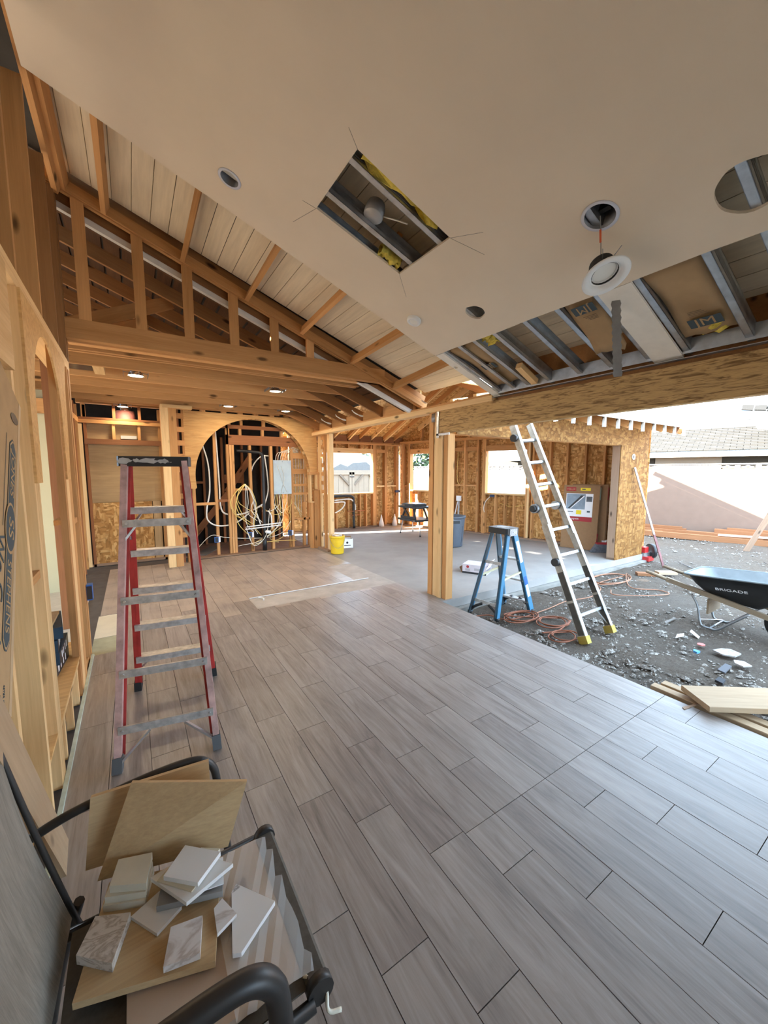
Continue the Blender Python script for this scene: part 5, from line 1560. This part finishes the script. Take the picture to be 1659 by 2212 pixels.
# ---- electrical and plumbing inside the arch
ep = root('electrical_panel', (2.70, 8.22, 1.5), 'grey metal electrical panel between the studs inside the arch', 'electrical panel')
MB().box(2.515, 2.90, 8.17, 8.27, 1.19, 1.91).build('panel_box', plain('panel_grey', (.30, .31, .285), .4, .5, var=.12, scale=5), ep)
for x in (2.56, 2.855):
    for z in (1.235, 1.865):
        m = MB().cyl((x, 8.17, z), (x, 8.166, z), .024, n=14); m.build('knockout', STEELD, ep)
for z in (1.22, 1.88):
    m = MB().cyl((2.71, 8.17, z), (2.71, 8.166, z), .008, n=8); m.build('screw', BLACK, ep)
for k, pts in enumerate(([(2.60, 8.165, 1.80), (2.66, 8.155, 1.6), (2.72, 8.16, 1.4), (2.80, 8.165, 1.22)], [(2.68, 8.165, 1.78), (2.74, 8.155, 1.55), (2.70, 8.16, 1.35), (2.66, 8.165, 1.2)])):
    m = MB(); m.tube(spline(pts, 5), .003, 5); m.build('loose_wire', NMW, ep)
for i, (x, z, lab) in enumerate(((1.36, .33, 'blue outlet box on the stud left of the arch centre'), (2.01, .37, 'blue outlet box on the stud under the yellow cable bundle'), (2.86, .34, 'blue outlet box on the stud below the electrical panel'))):
    r_ = root('outlet_box', (x, 8.18, z), lab, 'outlet box', 'outlet boxes inside the arch')
    MB().box(x - .055, x + .02, 8.155, 8.198, z - .055, z + .055).build('box_body', BLUEB, r_)
    MB().box(x + .0202, x + .055, 8.158, 8.198, z - .05, z + .05).build('mud_ring', INKW, r_)
    MB().box(x - .045, x + .01, 8.150, 8.155, z - .045, z + .045).build('box_opening', BLACK, r_)
dp = root('drain_pipe', (2.28, 8.15, 0), 'black drain pipe standing inside the arch with an elbow above', 'pipe')
m = MB(); m.tube(spline([(1.80, 8.24, 2.09), (2.0, 8.2, 2.08), (2.22, 8.17, 2.06)], 4) + spline([(2.27, 8.165, 2.04), (2.295, 8.16, 1.98), (2.295, 8.155, 1.8), (2.29, 8.15, 1.0), (2.285, 8.15, .30)], 5), .030, 10); m.build('upper_pipe', ABS, dp)
m = MB(); m.tube([(2.285, 8.15, .34), (2.28, 8.15, .0)], .045, 12); m.build('lower_pipe', ABS, dp)
m = MB().cyl((2.29, 8.16, .42), (2.39, 8.08, .40), .034, n=12); m.build('cleanout', WHITE, dp)
sbar = root('pipe_rack', (2.24, 8.14, .5), 'pair of white horizontal pipe stubs across the drain pipe', 'pipe')
for z, dx in ((.555, .03), (.505, 0)):
    m = MB().tube([(1.885 + dx, 8.105, z - .005), (2.62 + dx, 8.105, z + .03)], .013, 7); m.build('pipe_stub', WHITE, sbar)
for i, (pts, r, lab) in enumerate((([(1.05, 8.30, 2.6), (1.18, 8.30, 2.2), (1.27, 8.28, 1.8), (1.27, 8.24, 1.3), (1.20, 8.22, .95), (1.21, 8.2, .72), (1.40, 8.19, .60), (1.75, 8.33, .62), (2.1, 8.35, .85), (2.35, 8.34, 1.0)], .014, 'white pipe sweeping from the arch left side under the studs'),
                                   ([(1.42, 8.30, 2.65), (1.44, 8.3, 2.1), (1.46, 8.3, 1.4), (1.46, 8.28, 1.0), (1.56, 8.31, .82), (1.9, 8.33, .80), (2.3, 8.35, .95)], .016, 'thicker white pipe hanging beside the second stud of the arch'),
                                   ([(2.52, 8.33, 2.0), (2.30, 8.33, 1.98), (2.12, 8.33, 1.75), (2.08, 8.33, 1.4), (2.12, 8.31, 1.0), (2.20, 8.13, .58)], .013, 'white pipe bowing left of the black drain pipe'),
                                   ([(2.38, 8.33, 2.02), (2.42, 8.33, 1.7), (2.44, 8.33, 1.3), (2.38, 8.33, 1.05), (2.32, 8.36, .9)], .014, 'white pipe bowing right of the black drain pipe'),
                                   ([(2.36, 8.13, .86), (2.42, 8.11, .75), (2.43, 8.10, .48)], .012, 'short curved white pipe rising from the stubs'))):
    m = MB(); m.tube(spline(pts, 6), r, 7)
    tag(m.build('water_pipe', PEX), lab, 'pipe', 'loose water pipes in the arch')
yb = root('cable_bundle', (2.0, 8.1, 1.4), 'yellow cables fanning out from a knot between the arch studs', 'cables')
rc = random.Random(11)
for k in range(11):
    x0, z0_ = 1.93 + rc.uniform(-.03, .03), 1.42
    sx = rc.uniform(-.30, .22); dz_ = rc.uniform(.35, .85)
    pts = [(x0, 8.14, z0_), (x0 + sx * .6, 8.12, z0_ - .15), (x0 + sx, 8.12, z0_ - dz_ * .6), (x0 + sx * .7, 8.13, z0_ - dz_), (x0 + sx * .2 + rc.uniform(0, .3), 8.14, z0_ - dz_ - rc.uniform(.05, .3))]
    m = MB(); m.tube(spline(pts, 6), .0065, 5); m.build('cable', NMY if k % 3 else NMW, yb)
pb = root('cable_bundle', (2.8, 8.2, 1.0), 'yellow and white cables drooping below the electrical panel', 'cables')
for k in range(12):
    x0 = 2.55 + .03 * k
    ex = rc.choice((rc.uniform(2.2, 2.6), rc.uniform(2.9, 3.25)))
    pts = [(x0, 8.22, 1.19), (x0 + rc.uniform(-.05, .05), 8.2, .98), ((x0 + ex) / 2, 8.17, rc.uniform(.7, .85)), (ex, 8.19, rc.uniform(.85, 1.1))] if k % 2 else [(x0, 8.22, 1.19), (x0 - .03, 8.2, .95), (x0 + rc.uniform(-.2, .15), 8.17, .6), (x0 + rc.uniform(-.5, .2), 8.16, .25), (x0 + rc.uniform(-.9, .3), 8.18, .16)]
    m = MB(); m.tube(spline(pts, 6), .006, 5); m.build('cable', NMY if k % 3 else NMW, pb)
tb = root('cable_bundle', (2.7, 8.2, 2.0), 'pale cables arching into the top of the electrical panel', 'cables')
for k in range(6):
    x0 = 2.58 + .05 * k
    m = MB(); m.tube(spline([(x0, 8.22, 1.91), (x0 + .02, 8.2, 2.02), (x0 + .12, 8.22, 2.08 + .02 * k), (3.1, 8.25, 2.04 + .02 * k)], 6), .006, 5); m.build('cable', NMW, tb)
fl = root('cable_bundle', (2.0, 8.3, .1), 'pale cable looping low along the arch stud bases', 'cables')
for pts in ([(1.0, 8.25, .18), (1.25, 8.18, .42), (1.5, 8.2, .36), (1.9, 8.22, .30), (2.4, 8.2, .28), (2.7, 8.18, .38), (2.86, 8.16, .6)], [(2.0, 8.14, .25), (1.9, 8.13, .55), (2.05, 8.12, .15), (2.3, 8.1, .35), (2.4, 8.12, .9)], [(2.9, 8.3, .34), (3.1, 8.5, .12), (3.3, 8.6, .1)]):
    m = MB(); m.tube(spline(pts, 7), .006, 5); m.build('cable', NMW, fl)
wlb = root('cable_bundle', (3.1, 8.3, 1.5), 'vertical yellow cables stapled beside the arch right jamb', 'cables')
for k in range(9):
    x0 = 3.0 + .03 * k
    m = MB(); m.tube(spline([(x0, 8.33, 2.15 - .05 * (k % 3)), (x0 + .01, 8.34, 1.8), (x0 - .01, 8.33, 1.3), (x0, 8.35, 1.0 - .05 * k), (3.3 - .03 * k, 8.34, .62)], 5), .0065, 5); m.build('cable', NMY if k % 2 else NMW, wlb)
# wall runs in the addition
for i, (pts, mt, r, lab) in enumerate((
        ([(4.78, 9.97, .86), (5.15, 9.97, .88), (5.34, 9.97, .85), (5.44, 9.97, .70), (5.45, 9.97, .55)], PEX, .02, 'white pipe running below the window of the back wall'),
        ([(4.78, 9.97, .80), (5.1, 9.97, .79), (5.02, 9.97, .62), (4.8, 9.97, .50)], PEX, .02, 'white pipe curving down under the back wall window'))):
    m = MB(); m.tube(spline(pts, 6), r, 7); tag(m.build('water_pipe', mt), lab, 'pipe', 'pipes under the back window')
dr = root('drain_pipe', (5.4, 9.97, 0), 'black drain pipe under the back window with copper valve stubs', 'pipe')
m = MB(); m.tube(spline([(4.6, 9.98, .97), (5.2, 9.98, .97), (5.36, 9.98, .94), (5.40, 9.98, .84), (5.40, 9.98, .5), (5.40, 9.96, .02)], 6), .04, 9); m.build('pipe_run', ABS, dr)
for z, x0, x1 in ((.52, 5.2, 5.75), (.40, 5.3, 5.6)):
    m = MB().tube([(x0, 9.955, z), (x1, 9.955, z)], .012, 6); m.build('copper_stub', plain('copper', (.50, .20, .11), .35, .8), dr)
def wallpt(s, d, z):
    p = A_ + D_ * s + N_ * d; return (p.x, p.y, z)
for i, (pts, mt, lab) in enumerate((
        ([wallpt(4.68, .06, 2.2), wallpt(4.7, .06, 1.5), wallpt(4.66, .06, .95), wallpt(4.5, .06, .86), wallpt(4.43, .06, .85)], NMY, 'yellow cable looping in the stud bay above the bin'),
        ([wallpt(4.28, .06, 2.2), wallpt(4.3, .06, 1.5), wallpt(4.22, .06, 1.32), wallpt(4.12, .06, 1.45)], NMY, 'yellow cable hanging in the bay left of the right window'),
        ([wallpt(3.2, .0, 1.07), wallpt(3.36, -.02, .9), wallpt(3.42, -.02, .72), wallpt(3.40, -.02, .6)], NMW, 'white cable drooping from the box under the right window'),
        ([wallpt(3.0, .06, .85), wallpt(2.7, .06, .78), wallpt(2.4, .06, .84), wallpt(2.2, .06, .80)], NMY, 'yellow cable crossing the bays below the right window'))):
    m = MB(); m.tube(spline(pts, 6), .009, 5); tag(m.build('cable', mt), lab, 'cable', 'cables on the right wall')
jb2 = root('outlet_box', wallpt(3.2, .0, 1.04), 'dark blue box under the sill of the right window', 'outlet box')
rw('box_body', 3.13, 3.25, -.03, .03, 1.01, 1.07, plain('navy_box', (.02, .04, .10), .5), jb2)
jb3 = root('outlet_box', wallpt(4.2, .05, .85), 'small white box on the wall right of the bin', 'outlet box')
rw('box_body', 4.14, 4.28, .0, .05, .86, 1.0, INKW, jb3)
rw('riser_pipe', 4.19, 4.225, .0, .035, .06, .86, plain('grey_riser', (.5, .5, .5), .5), jb3)
board('stay_pipe', wallpt(4.23, .0, .84), wallpt(4.36, -.05, .15), .03, .02, INKW, jb3)
jb4 = root('outlet_box', (6.95, 9.96, 1.05), 'dark box on the corner stud of the addition', 'outlet box')
MB().box(6.86, 7.02, 9.93, 9.99, 1.02, 1.09).build('box_body', plain('navy_box', (.02, .04, .10), .5), jb4)
for i, (x, y, lab) in enumerate(((6.33, 9.93, 'white plastic wedge bottle at the base of the back wall studs'), (6.80, 9.9, 'white funnel-shaped bag in the far corner of the addition'))):
    m = MB(); m.lathe([(.001, 0), (.085, 0), (.07, .12), (.02, .30), (.012, .36), (.001, .36)], c=(x, y, 0), n=12); tag(m.build('white_bottle', INKW), lab, 'bottle')

# ---- cable draped under the kitchen joists
dc = root('cable_bundle', (1.4, 5.2, 2.8), 'thin white cable draped along the kitchen joists', 'cables')
m = MB(); m.tube(spline([(.15, 5.58, 2.88), (.4, 5.33, 2.90), (.9, 5.30, 2.87), (1.5, 5.31, 2.85), (2.1, 5.31, 2.88), (2.6, 5.30, 2.84)], 7), .006, 5); m.build('cable', NMW, dc)
for i, y in enumerate((5.55, 6.15, 6.75)):
    m = MB(); m.tube(spline([(3.0, y, 2.62), (3.12, y - .05, 2.55), (3.2, y + .03, 2.57), (3.1, y + .08, 2.60), (3.0, y + .02, 2.64)], 6), .008, 5); m.build('cable_loop', NMW, dc)

# ================================================================ OUTDOORS
F0 = V((13.02, 5.55, 0)); FD = V((.247, -1, 0)).normalized(); FN = V((FD.y, -FD.x, 0))
if FN.x < 0: FN = -FN
def fp(s, d, z): return F0 + FD * s + FN * d + V((0, 0, z))
FT = 1.71
fen = root('wall_fence', tuple(fp(0, 0, G)), kind='structure')
board('stucco_wall', fp(-9, .1, (G + FT) / 2 - .1), fp(9.5, .1, (G + FT) / 2 - .1), .2, FT - G + .2, STUCCO, fen)
# openwork blocks along the top: one unit is a solid block plus a star-shaped pair of curved ribs
BH, BP = .155, .405
m = MB()
hb = BP / 2
m.box(-hb, -hb + .11, -.05, .05, 0, BH); m.box(-hb + .11, hb, -.05, .05, BH - .022, BH); m.box(-hb + .11, hb, -.05, .05, 0, .022)
x0, x1 = -hb + .11, hb; xm = (x0 + x1) / 2; zm = BH / 2
for sx, sz in ((1, 1), (-1, 1), (1, -1), (-1, -1)):
    pts = []
    for i in range(7):
        a = math.radians(90 * i / 6)
        pts.append((xm + sx * ((x1 - x0) / 2) * (1 - math.cos(a)) , zm + sz * (zm - .01) * (1 - math.sin(a))))
    for (ax_, az), (bx_, bz) in zip(pts[:-1], pts[1:]):
        m.beam((ax_, 0, az), (bx_, 0, bz), .09, .026, up=(0, 0, 1) if abs(bx_ - ax_) > abs(bz - az) else (1, 0, 0))
proto = m.build('breeze_block', BREEZE, fen, MX(fp(-8.8, .1, FT), FD, FN * -1, (0, 0, 1)))
for k in range(1, 44):
    o = proto.copy(); COL.objects.link(o)
    o.parent = fen; o.matrix_parent_inverse = WM[fen.name].inverted()
    o.matrix_basis = MX(fp(-8.8 + k * BP, .1, FT), FD, FN * -1, (0, 0, 1))
board('cap_course', fp(-9, .1, FT + BH + .012), fp(9.5, .1, FT + BH + .012), .18, .022, BREEZE, fen)

# ---- neighbour beyond the fence
nh = root('neighbour_house', (18.5, 5, G), 'pale neighbouring house with shingled roof beyond the block fence', 'house')
HD = FD; HN = FN
H0 = V((17.0, 7.3, 0))
def hp(s, d, z): return H0 + HD * s + HN * d + V((0, 0, z))
board('house_wall', hp(-4, .6, 1.1), hp(12, .6, 1.1), .2, 2.5, STUCCOC, nh)
for s0, s1 in ((.2, 2.2), (4.6, 9.0)):
    o = board('house_window', hp(s0, .48, 1.75), hp(s1, .48, 1.75), .06, .9, plain('shaded_pane', (.20, .15, .10), .3), nh)
board('fascia', hp(-5, 0, 2.30), hp(13, 0, 2.30), .06, .20, WPAINT, nh)
board('soffit', hp(-5, .3, 2.21), hp(13, .3, 2.21), .6, .02, WPAINT, nh)
m = MB(); ru = (HN * .95 + V((0, 0, .315))).normalized(); 
quad = [hp(-5, -.05, 2.40), hp(13, -.05, 2.40), hp(13, -.05, 2.40) + ru * 6.2, hp(-5, -.05, 2.40) + ru * 6.2]
m.add(quad, [(0, 1, 2, 3)]); m.build('roof_underlay', SHING, nh)
rn = ru.cross(HD).normalized()
if rn.z < 0: rn = -rn
ms_ = None; cnt = 0
CW, CHh = .34, .17
for c_ in range(17):
    for k in range(20):
        s = -1.3 + k * (CW + .012) + (.17 if c_ % 2 else 0)
        o0 = hp(s, -.05, 2.40) + ru * (c_ * CHh * (1 + .02 * c_)) + rn * .03
        M = MX(o0, HD, ru, rn) @ Matrix.Rotation(-.13, 4, 'X')
        if ms_ is None:
            mm = MB().box(-CW / 2, CW / 2, -.04, .19, -.014, .026)
            ob = mm.build('shingle', SHING, nh, M); ms_ = ob.data
        else:
            ob = bpy.data.objects.new('shingle', ms_); place(ob, M, nh)
        cnt += 1
        if cnt > 298: break
    if cnt > 298: break
# lower wing with grey ridge tiles showing at the right edge
g2 = root('neighbour_gable', (15.5, 2.6, G), 'white gable end with grey ridge tiles at the picture right', 'house')
gq = [V((17.6, 4.75, 3.55)), V((18.3, 2.2, 3.55)), V((18.3, 2.0, 3.95)), V((17.75, 4.3, 4.05))]
quadslab('gable_fascia', [(17.45, 4.55, 3.42), (17.9, 2.6, 3.05), (17.9, 2.6, 3.25), (17.45, 4.62, 3.66)], .1, WPAINT, g2)
quadslab('gable_soffit', [(17.35, 4.20, 3.05), (17.8, 2.9, 2.86), (17.8, 2.7, 3.08), (17.35, 4.42, 3.40)], .1, WPAINT, g2)
for k in range(9):
    t = k / 8
    p = V((17.5, 4.72, 3.82)).lerp(V((18.1, 2.3, 3.50)), t)
    q = V((17.5, 4.72, 3.82)).lerp(V((18.1, 2.3, 3.50)), t + .115)
    board('ridge_tile', p, q, .26, .17 - .02 * (k % 2), GREYTILE, g2)
quadslab('gable_roof', [(17.6, 4.4, 3.80), (18.2, 2.2, 3.45), (22.5, 2.2, 5.0), (22.0, 4.6, 5.2)], .05, SHING, g2)

# ---- things seen through the back window
gt = root('yard_gate', (8.6, 16, G), 'pale double timber gate beyond the back window', 'gate')
GW = plain('whitewashed_gate', (.21, .175, .13), .8, var=.05)
for k in range(12):
    x = 7.1 + k * .265
    bx('gate_board', x, x + .255, 16.0, 16.03, G, 1.62, GW, gt)
for x in (7.1, 8.42, 8.56, 9.95):
    bx('gate_stile', x, x + .12, 15.94, 16.0, G, 1.64, GW, gt)
for z in (.2, 1.52): bx('gate_rail', 7.1, 10.1, 15.94, 16.0, z, z + .11, GW, gt)
for xa, xb in ((8.42, 7.95), (8.68, 9.15), (9.95, 9.5)):
    board('gate_brace', (xa, 15.95, 1.05), (xb, 15.95, 1.52), .05, .09, plain('gate_brace_wood', (.12, .095, .07), .8), gt)
bx('gate_latch', 8.44, 8.66, 15.92, 15.94, 1.40, 1.45, BLACK, gt)
bx('gate_cap', 7.0, 10.2, 15.95, 16.05, 1.64, 1.72, GW, gt)
rwall = root('wall_yard', (11.3, 15.7, G), kind='structure')
bx('stucco_wall', 10.15, 14.5, 15.9, 16.1, G, 1.75, STUCCO, rwall)
bx('stucco_wall', 2.0, 7.05, 15.9, 16.1, G, 1.75, STUCCO, rwall)
tp_ = root('covered_load', (9.3, 18.5, G), 'grey tarpaulin-covered load behind the timber gate', 'covered load')
m = MB(); m.prism([(-1.6, 0), (1.5, 0), (1.5, .45), (.9, .85), (.1, .80), (-.2, .62), (-.6, .75), (-1.1, .5), (-1.6, .3)], MX((9.5, 19.2, 1.3), (1, 0, 0), (0, 0, 1), (0, -1, 0)), 1.4); m.build('tarpaulin', COVER, tp_)
m = MB().box(7.9, 11.0, 18.0, 19.0, G, 1.3); m.build('load_bed', COVER, tp_)
rh = root('rear_house', (12.5, 26, G), 'low grey-roofed house with a brick chimney behind the gate', 'house')
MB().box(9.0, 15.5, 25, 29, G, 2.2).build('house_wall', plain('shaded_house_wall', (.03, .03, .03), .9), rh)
m = MB(); m.add([(8.2, 24, 2.2), (16.5, 24, 2.2), (13.6, 27, 3.4), (10.6, 27, 3.4), (8.2, 30, 2.2), (16.5, 30, 2.2)], [(0, 1, 2, 3), (4, 3, 2, 5), (0, 3, 4), (1, 5, 2)]); m.build('hip_roof', plain('grey_roof', (.045, .045, .046), .9, var=.1), rh)
bx('fascia', 8.2, 16.5, 23.97, 24.03, 2.03, 2.22, WPAINT, rh)
MB().box(14.2, 14.75, 26.3, 26.8, 2.4, 4.2).build('chimney', BRICKM, rh)
def tree(x, y, h, r, seed, lab):
    r_ = root('garden_tree', (x, y, G), lab, 'tree', 'trees behind the rear house')
    m = MB().cyl((x, y, G), (x, y, h * .6), .25, .14, n=8); m.build('trunk', plain('bark', (.12, .08, .05), .9), r_)
    q = random.Random(seed); m = MB()
    for k in range(700):
        a = q.uniform(0, 2 * math.pi); b = q.uniform(-1, 1); rad = r * (.55 + .5 * q.random())
        p = V((x + rad * math.cos(a) * math.sqrt(1 - b * b), y + rad * math.sin(a) * math.sqrt(1 - b * b), h + rad * .75 * b))
        d1 = V((q.uniform(-1, 1), q.uniform(-1, 1), q.uniform(-1, 1))).normalized(); d2 = d1.orthogonal().normalized()
        s = q.uniform(.18, .4)
        m.add([p - d1 * s, p + d2 * s * .6, p + d1 * s, p - d2 * s * .6], [(0, 1, 2, 3)])
    o = m.build('foliage', LEAFM, r_, fixn=False); o['kind'] = 'stuff'
tree(11.0, 33, 3.6, 1.9, 1, 'leafy tree behind the brick chimney')
tree(16.8, 33, 3.4, 2.2, 2, 'bushy tree right of the brick chimney')
tree(23.5, 31, 3.2, 2.2, 3, 'tree seen at the right window edge')
sh = root('shed_roof', (16, 14, G), 'pale shed beyond the fence seen through the narrow window', 'shed')
MB().box(14.6, 17, 11.5, 13.5, G, 2.15).build('shed_wall', STUCCOC, sh)
quadslab('shed_roof_sheet', [(14.3, 11.2, 2.2), (17.3, 11.2, 2.2), (17.3, 13.8, 2.7), (14.3, 13.8, 2.7)], .06, WPAINT, sh)

# ---- lumber along the fence
def lum(s0, s1, d, z, w, t, lab, mt=REDW):
    o = root('lumber_board', tuple(fp((s0 + s1) / 2, d, z)), lab, 'board', 'lumber along the fence')
    board('board_body', fp(s0, d, z + t / 2), fp(s1, d, z + t / 2), w, t, mt, o)
lum(-1.2, .55, -.625, G, .10, .14, 'short lower redwood piece nearest the sheathed corner')
lum(-.6, 3.4, -.75, G, .14, .14, 'long squared redwood timber in front of the fence pile')
lum(-1.5, 2.3, -.42, G, .24, .09, 'wide redwood board at the bottom of the fence pile')
lum(-1.4, 2.6, -.36, G + .0915, .20, .09, 'redwood board on the second layer of the fence pile')
lum(-1.0, 1.05, -.30, G + .183, .14, .04, 'thin redwood board topping the left fence pile')
lum(-1.0, .95, -.26, G + .2245, .14, .04, 'highest redwood board of the left fence pile')
lum(1.75, 4.6, -.16, G, .14, .18, 'squared redwood timber at the pile right end')
lum(1.65, 4.4, -.22, G + .183, .2, .09, 'thick redwood board on the pile right end')
lum(1.9, 4.2, -.16, G + .275, .14, .045, 'thin redwood board topping the right fence pile')
wbd = root('white_board', tuple(fp(3, -.9, .1)), 'long white painted board lying across the lumber by the fence', 'board')
board('board_body', fp(1.75, -.70, G + .175), fp(4.2, -.72, G + .26), .12, .03, WPAINT, wbd)
stk = root('wood_stake', (12.03, 2.92, G), 'weathered stake leaning out of the ground before the fence', 'stake')
board('stake_body', (12.02, 2.93, G - .05), (12.25, 2.60, .78), .05, .10, PT, stk)

# ---- boards lying at the floor edge
def slabb(name, p0, p1, w, t, lab, mt=PINE, up=(0, 0, 1)):
    o = root(name, tuple((V(p0) + V(p1)) / 2), lab, 'board', 'boards at the floor edge')
    board('board_body', p0, p1, w, t, mt, o, up=up, bev=.003)
slabb('loose_board', (3.385, 1.30, -.018), (3.36, -.6, -.018), .075, .036, 'narrow pine board lying right along the tiled floor edge')
slabb('loose_board', (3.49, 1.27, -.018), (3.47, -.6, -.018), .075, .036, 'narrow pine board lying second from the tiled floor edge')
slabb('loose_board', (3.33, 1.01, .048), (4.45, .15, .062), .29, .04, 'wide thick pine board lying askew on top of the narrow boards', up=(.05, 0, 1))
slabb('wood_offcut', (3.60, 1.10, G + .005), (3.62, -.5, G + .005), .09, .03, 'pine strip lying on dirt beyond the narrow boards')
tag(MB().prism([(0, 0), (.16, -.03), (.17, -.02), (.02, .02)], Matrix.Translation((3.19, 1.02, .0005)), .004).build('wood_splinter', PT), 'thin dark splinter on the tiles beside the pine boards', 'splinter')

# ---- small rubbish on the dirt
def scrap(name, x, y, pts, t, mat, lab, cat='scrap', tilt=0.0):
    M = Matrix.Translation((x, y, G + .012)) @ Matrix.Rotation(tilt, 4, 'X')
    m = MB(); m.prism(pts, Matrix.Identity(4), t); return tag(m.build(name, mat, None, M), lab, cat, 'rubbish on the dirt')
q = random.Random(4)
def blob(r, n=7, e=1.0): return [(r * e * (1 + .3 * q.uniform(-1, 1)) * math.cos(2 * math.pi * i / n), r * (1 + .3 * q.uniform(-1, 1)) * math.sin(2 * math.pi * i / n)) for i in range(n)]
scrap('paper_scrap', 5.02, 1.70, [(-.12, 0), (.02, -.03), (.1, .0), (.0, .03)], .006, PAPER, 'white paper strip on the dirt before the wheelbarrow legs')
scrap('paper_scrap', 5.18, 1.62, [(-.03, -.05), (.03, -.04), (.05, .06), (-.02, .05)], .006, PAPER, 'white folded paper beside the paper strip on the dirt', tilt=.5)
scrap('red_scrap', 4.94, 1.48, blob(.04), .008, plain('red_plastic_scrap', (.55, .16, .14), .6), 'crumpled red plastic scrap on the dirt')
scrap('blue_scrap', 4.68, 1.44, blob(.03), .02, plain('blue_plastic_scrap', (.08, .30, .62), .6), 'bright blue plastic bit on the dirt')
scrap('stone_chip', 4.93, 1.27, blob(.09, 6, 1.2), .012, STONE, 'flat grey stone chip on the dirt right of the blue bit')
scrap('stone_chip', 4.75, 1.11, blob(.07, 5), .01, plain('pale_chip', (.44, .40, .39), .9), 'pale triangular chip on the dirt near the picture edge')
scrap('roofing_scrap', 4.50, 1.16, [(-.11, -.03), (.10, -.02), (.11, .03), (-.09, .03)], .012, plain('roof_scrap', (.10, .10, .11), .9), 'dark rectangular roofing scrap on the dirt')
scrap('roofing_scrap', 4.18, 1.10, [(-.05, -.03), (.05, -.02), (.06, .03), (-.03, .03)], .02, plain('black_scrap', (.03, .03, .035), .8), 'small black scrap on the dirt above the pine boards')
scrap('wood_splinter', 5.42, 1.95, [(-.16, -.015), (.14, -.008), (.16, .01), (-.1, .02)], .01, plain('grey_splinter', (.20, .18, .16), .9), 'long dark wood splinter on the dirt left of the wheelbarrow')
for i, (x, y, a, lab) in enumerate(((7.55, 3.12, .3, 'short redwood offcut on the dirt near the handles'), (7.95, 2.98, .5, 'pale wood offcut on the dirt by the pole foot'))):
    r_ = root('wood_offcut', (x, y, G), lab, 'offcut', 'offcuts near the wheelbarrow handles')
    d = V((math.cos(a + 2), math.sin(a + 2), 0)); board('offcut_body', V((x, y, G + .02)) - d * .16, V((x, y, G + .02)) + d * .16, .13, .045, REDW if i == 0 else PINE, r_)

# ---- extension cords
def loops(pts, k=7): return spline([(x, y, G + z) for x, y, z in pts], k)
def cord(name, runs, r, mat, lab):
    r_ = root(name, (runs[0][0][0], runs[0][0][1], G), lab, 'cord')
    for pts in runs:
        m = MB(); m.tube(loops(pts), r, 6); m.build('cord_run', mat, r_)
def coil(cx, cy, rx, ry, turns, seed, z=.012):
    q = random.Random(seed); out = []
    n = int(turns * 9)
    for i in range(n):
        a = 2 * math.pi * i / 9
        s = 1 + .22 * math.sin(i * .7 + seed)
        out.append((cx + rx * s * math.cos(a) + .05 * math.sin(i * .31), cy + ry * s * math.sin(a), z + .006 * (i // 9)))
    return out
cord('extension_cord', [[(3.45, 3.35, .02), (3.70, 3.28, .015), (3.78, 3.05, .015)] + coil(3.95, 3.0, .22, .14, 3.5, 1) + coil(4.15, 2.72, .2, .15, 3, 2) + [(4.02, 2.52, .012), (3.80, 2.58, .012)] + coil(3.92, 2.42, .17, .12, 2.6, 3)], .0075, CORD, 'tangled orange extension cord under the blue stepladder')
cord('extension_cord', [[(4.2, 3.0, .012), (4.6, 3.02, .012), (5.05, 3.06, .012), (5.5, 2.98, .012), (6.0, 3.1, .012), (6.3, 3.3, .012)] + coil(6.8, 3.3, .45, .22, 3.2, 5) + [(6.5, 2.9, .012), (6.7, 2.6, .012), (6.6, 2.42, .012), (6.2, 2.6, .012), (5.9, 2.85, .012), (6.1, 3.0, .012)]], .0075, plain('salmon_cord', (.32, .14, .075), .6, var=.15), 'loose salmon cord looping on the dirt before the slab')
cord('extension_cord', [[(9.1, 3.2, .01), (8.6, 2.6, .01), (8.9, 2.0, .01), (9.8, 1.9, .01), (10.6, 2.3, .01)]], .008, BLACK, 'thin black hose lying across the far dirt')

# ---- loose stones (uncountable)
q = random.Random(21); m = MB()
oct_ = [(1, 0, 0), (-1, 0, 0), (0, 1, 0), (0, -1, 0), (0, 0, 1), (0, 0, -1)]
of_ = [(0, 2, 4), (2, 1, 4), (1, 3, 4), (3, 0, 4), (2, 0, 5), (1, 2, 5), (3, 1, 5), (0, 3, 5)]
for k in range(15000):
    t = q.random() ** 1.7
    x = 3.33 + t * 9.5; y = q.uniform(-1.2, 3.55) if x < 8.8 else q.uniform(-1.5, 6)
    if x > 7 and q.random() < .35: continue
    s = q.uniform(.004, .015) * (1 + 3.0 * (q.random() ** 7))
    a = q.uniform(0, 6.28); ca, sa = math.cos(a), math.sin(a); fx, fy, fz = q.uniform(.7, 1.5), q.uniform(.6, 1.1), q.uniform(.35, .8)
    h = .018 * math.sin(x * 3.1 + y * 1.7) + .014 * math.sin(x * 7.3 - y * 5.1) + .012 * math.sin(y * 9.7 + x * 2.2) - .02
    vv = []
    for (ox, oy, oz) in oct_:
        X, Y = ox * fx * s, oy * fy * s
        vv.append((x + X * ca - Y * sa, y + X * sa + Y * ca, G + h + .002 + oz * fz * s + q.uniform(-.1, .1) * s))
    m.add(vv, of_)
def stone_mat():
    mt, nt, b = newmat('loose_stone'); t = NT(nt); b.inputs['Roughness'].default_value = .95
    f = t.noise(t.coords((70,) * 3, False), 1.0, 2)
    t.l(t.ramp(f, [(.3, (.08, .066, .056)), (.5, (.21, .185, .16)), (.68, (.42, .385, .34))]), b.inputs['Base Color']); return mt
o = m.build('loose_gravel', stone_mat(), fixn=False)
tag(o, 'small grey stones scattered over the dirt yard', 'gravel', kind='stuff')
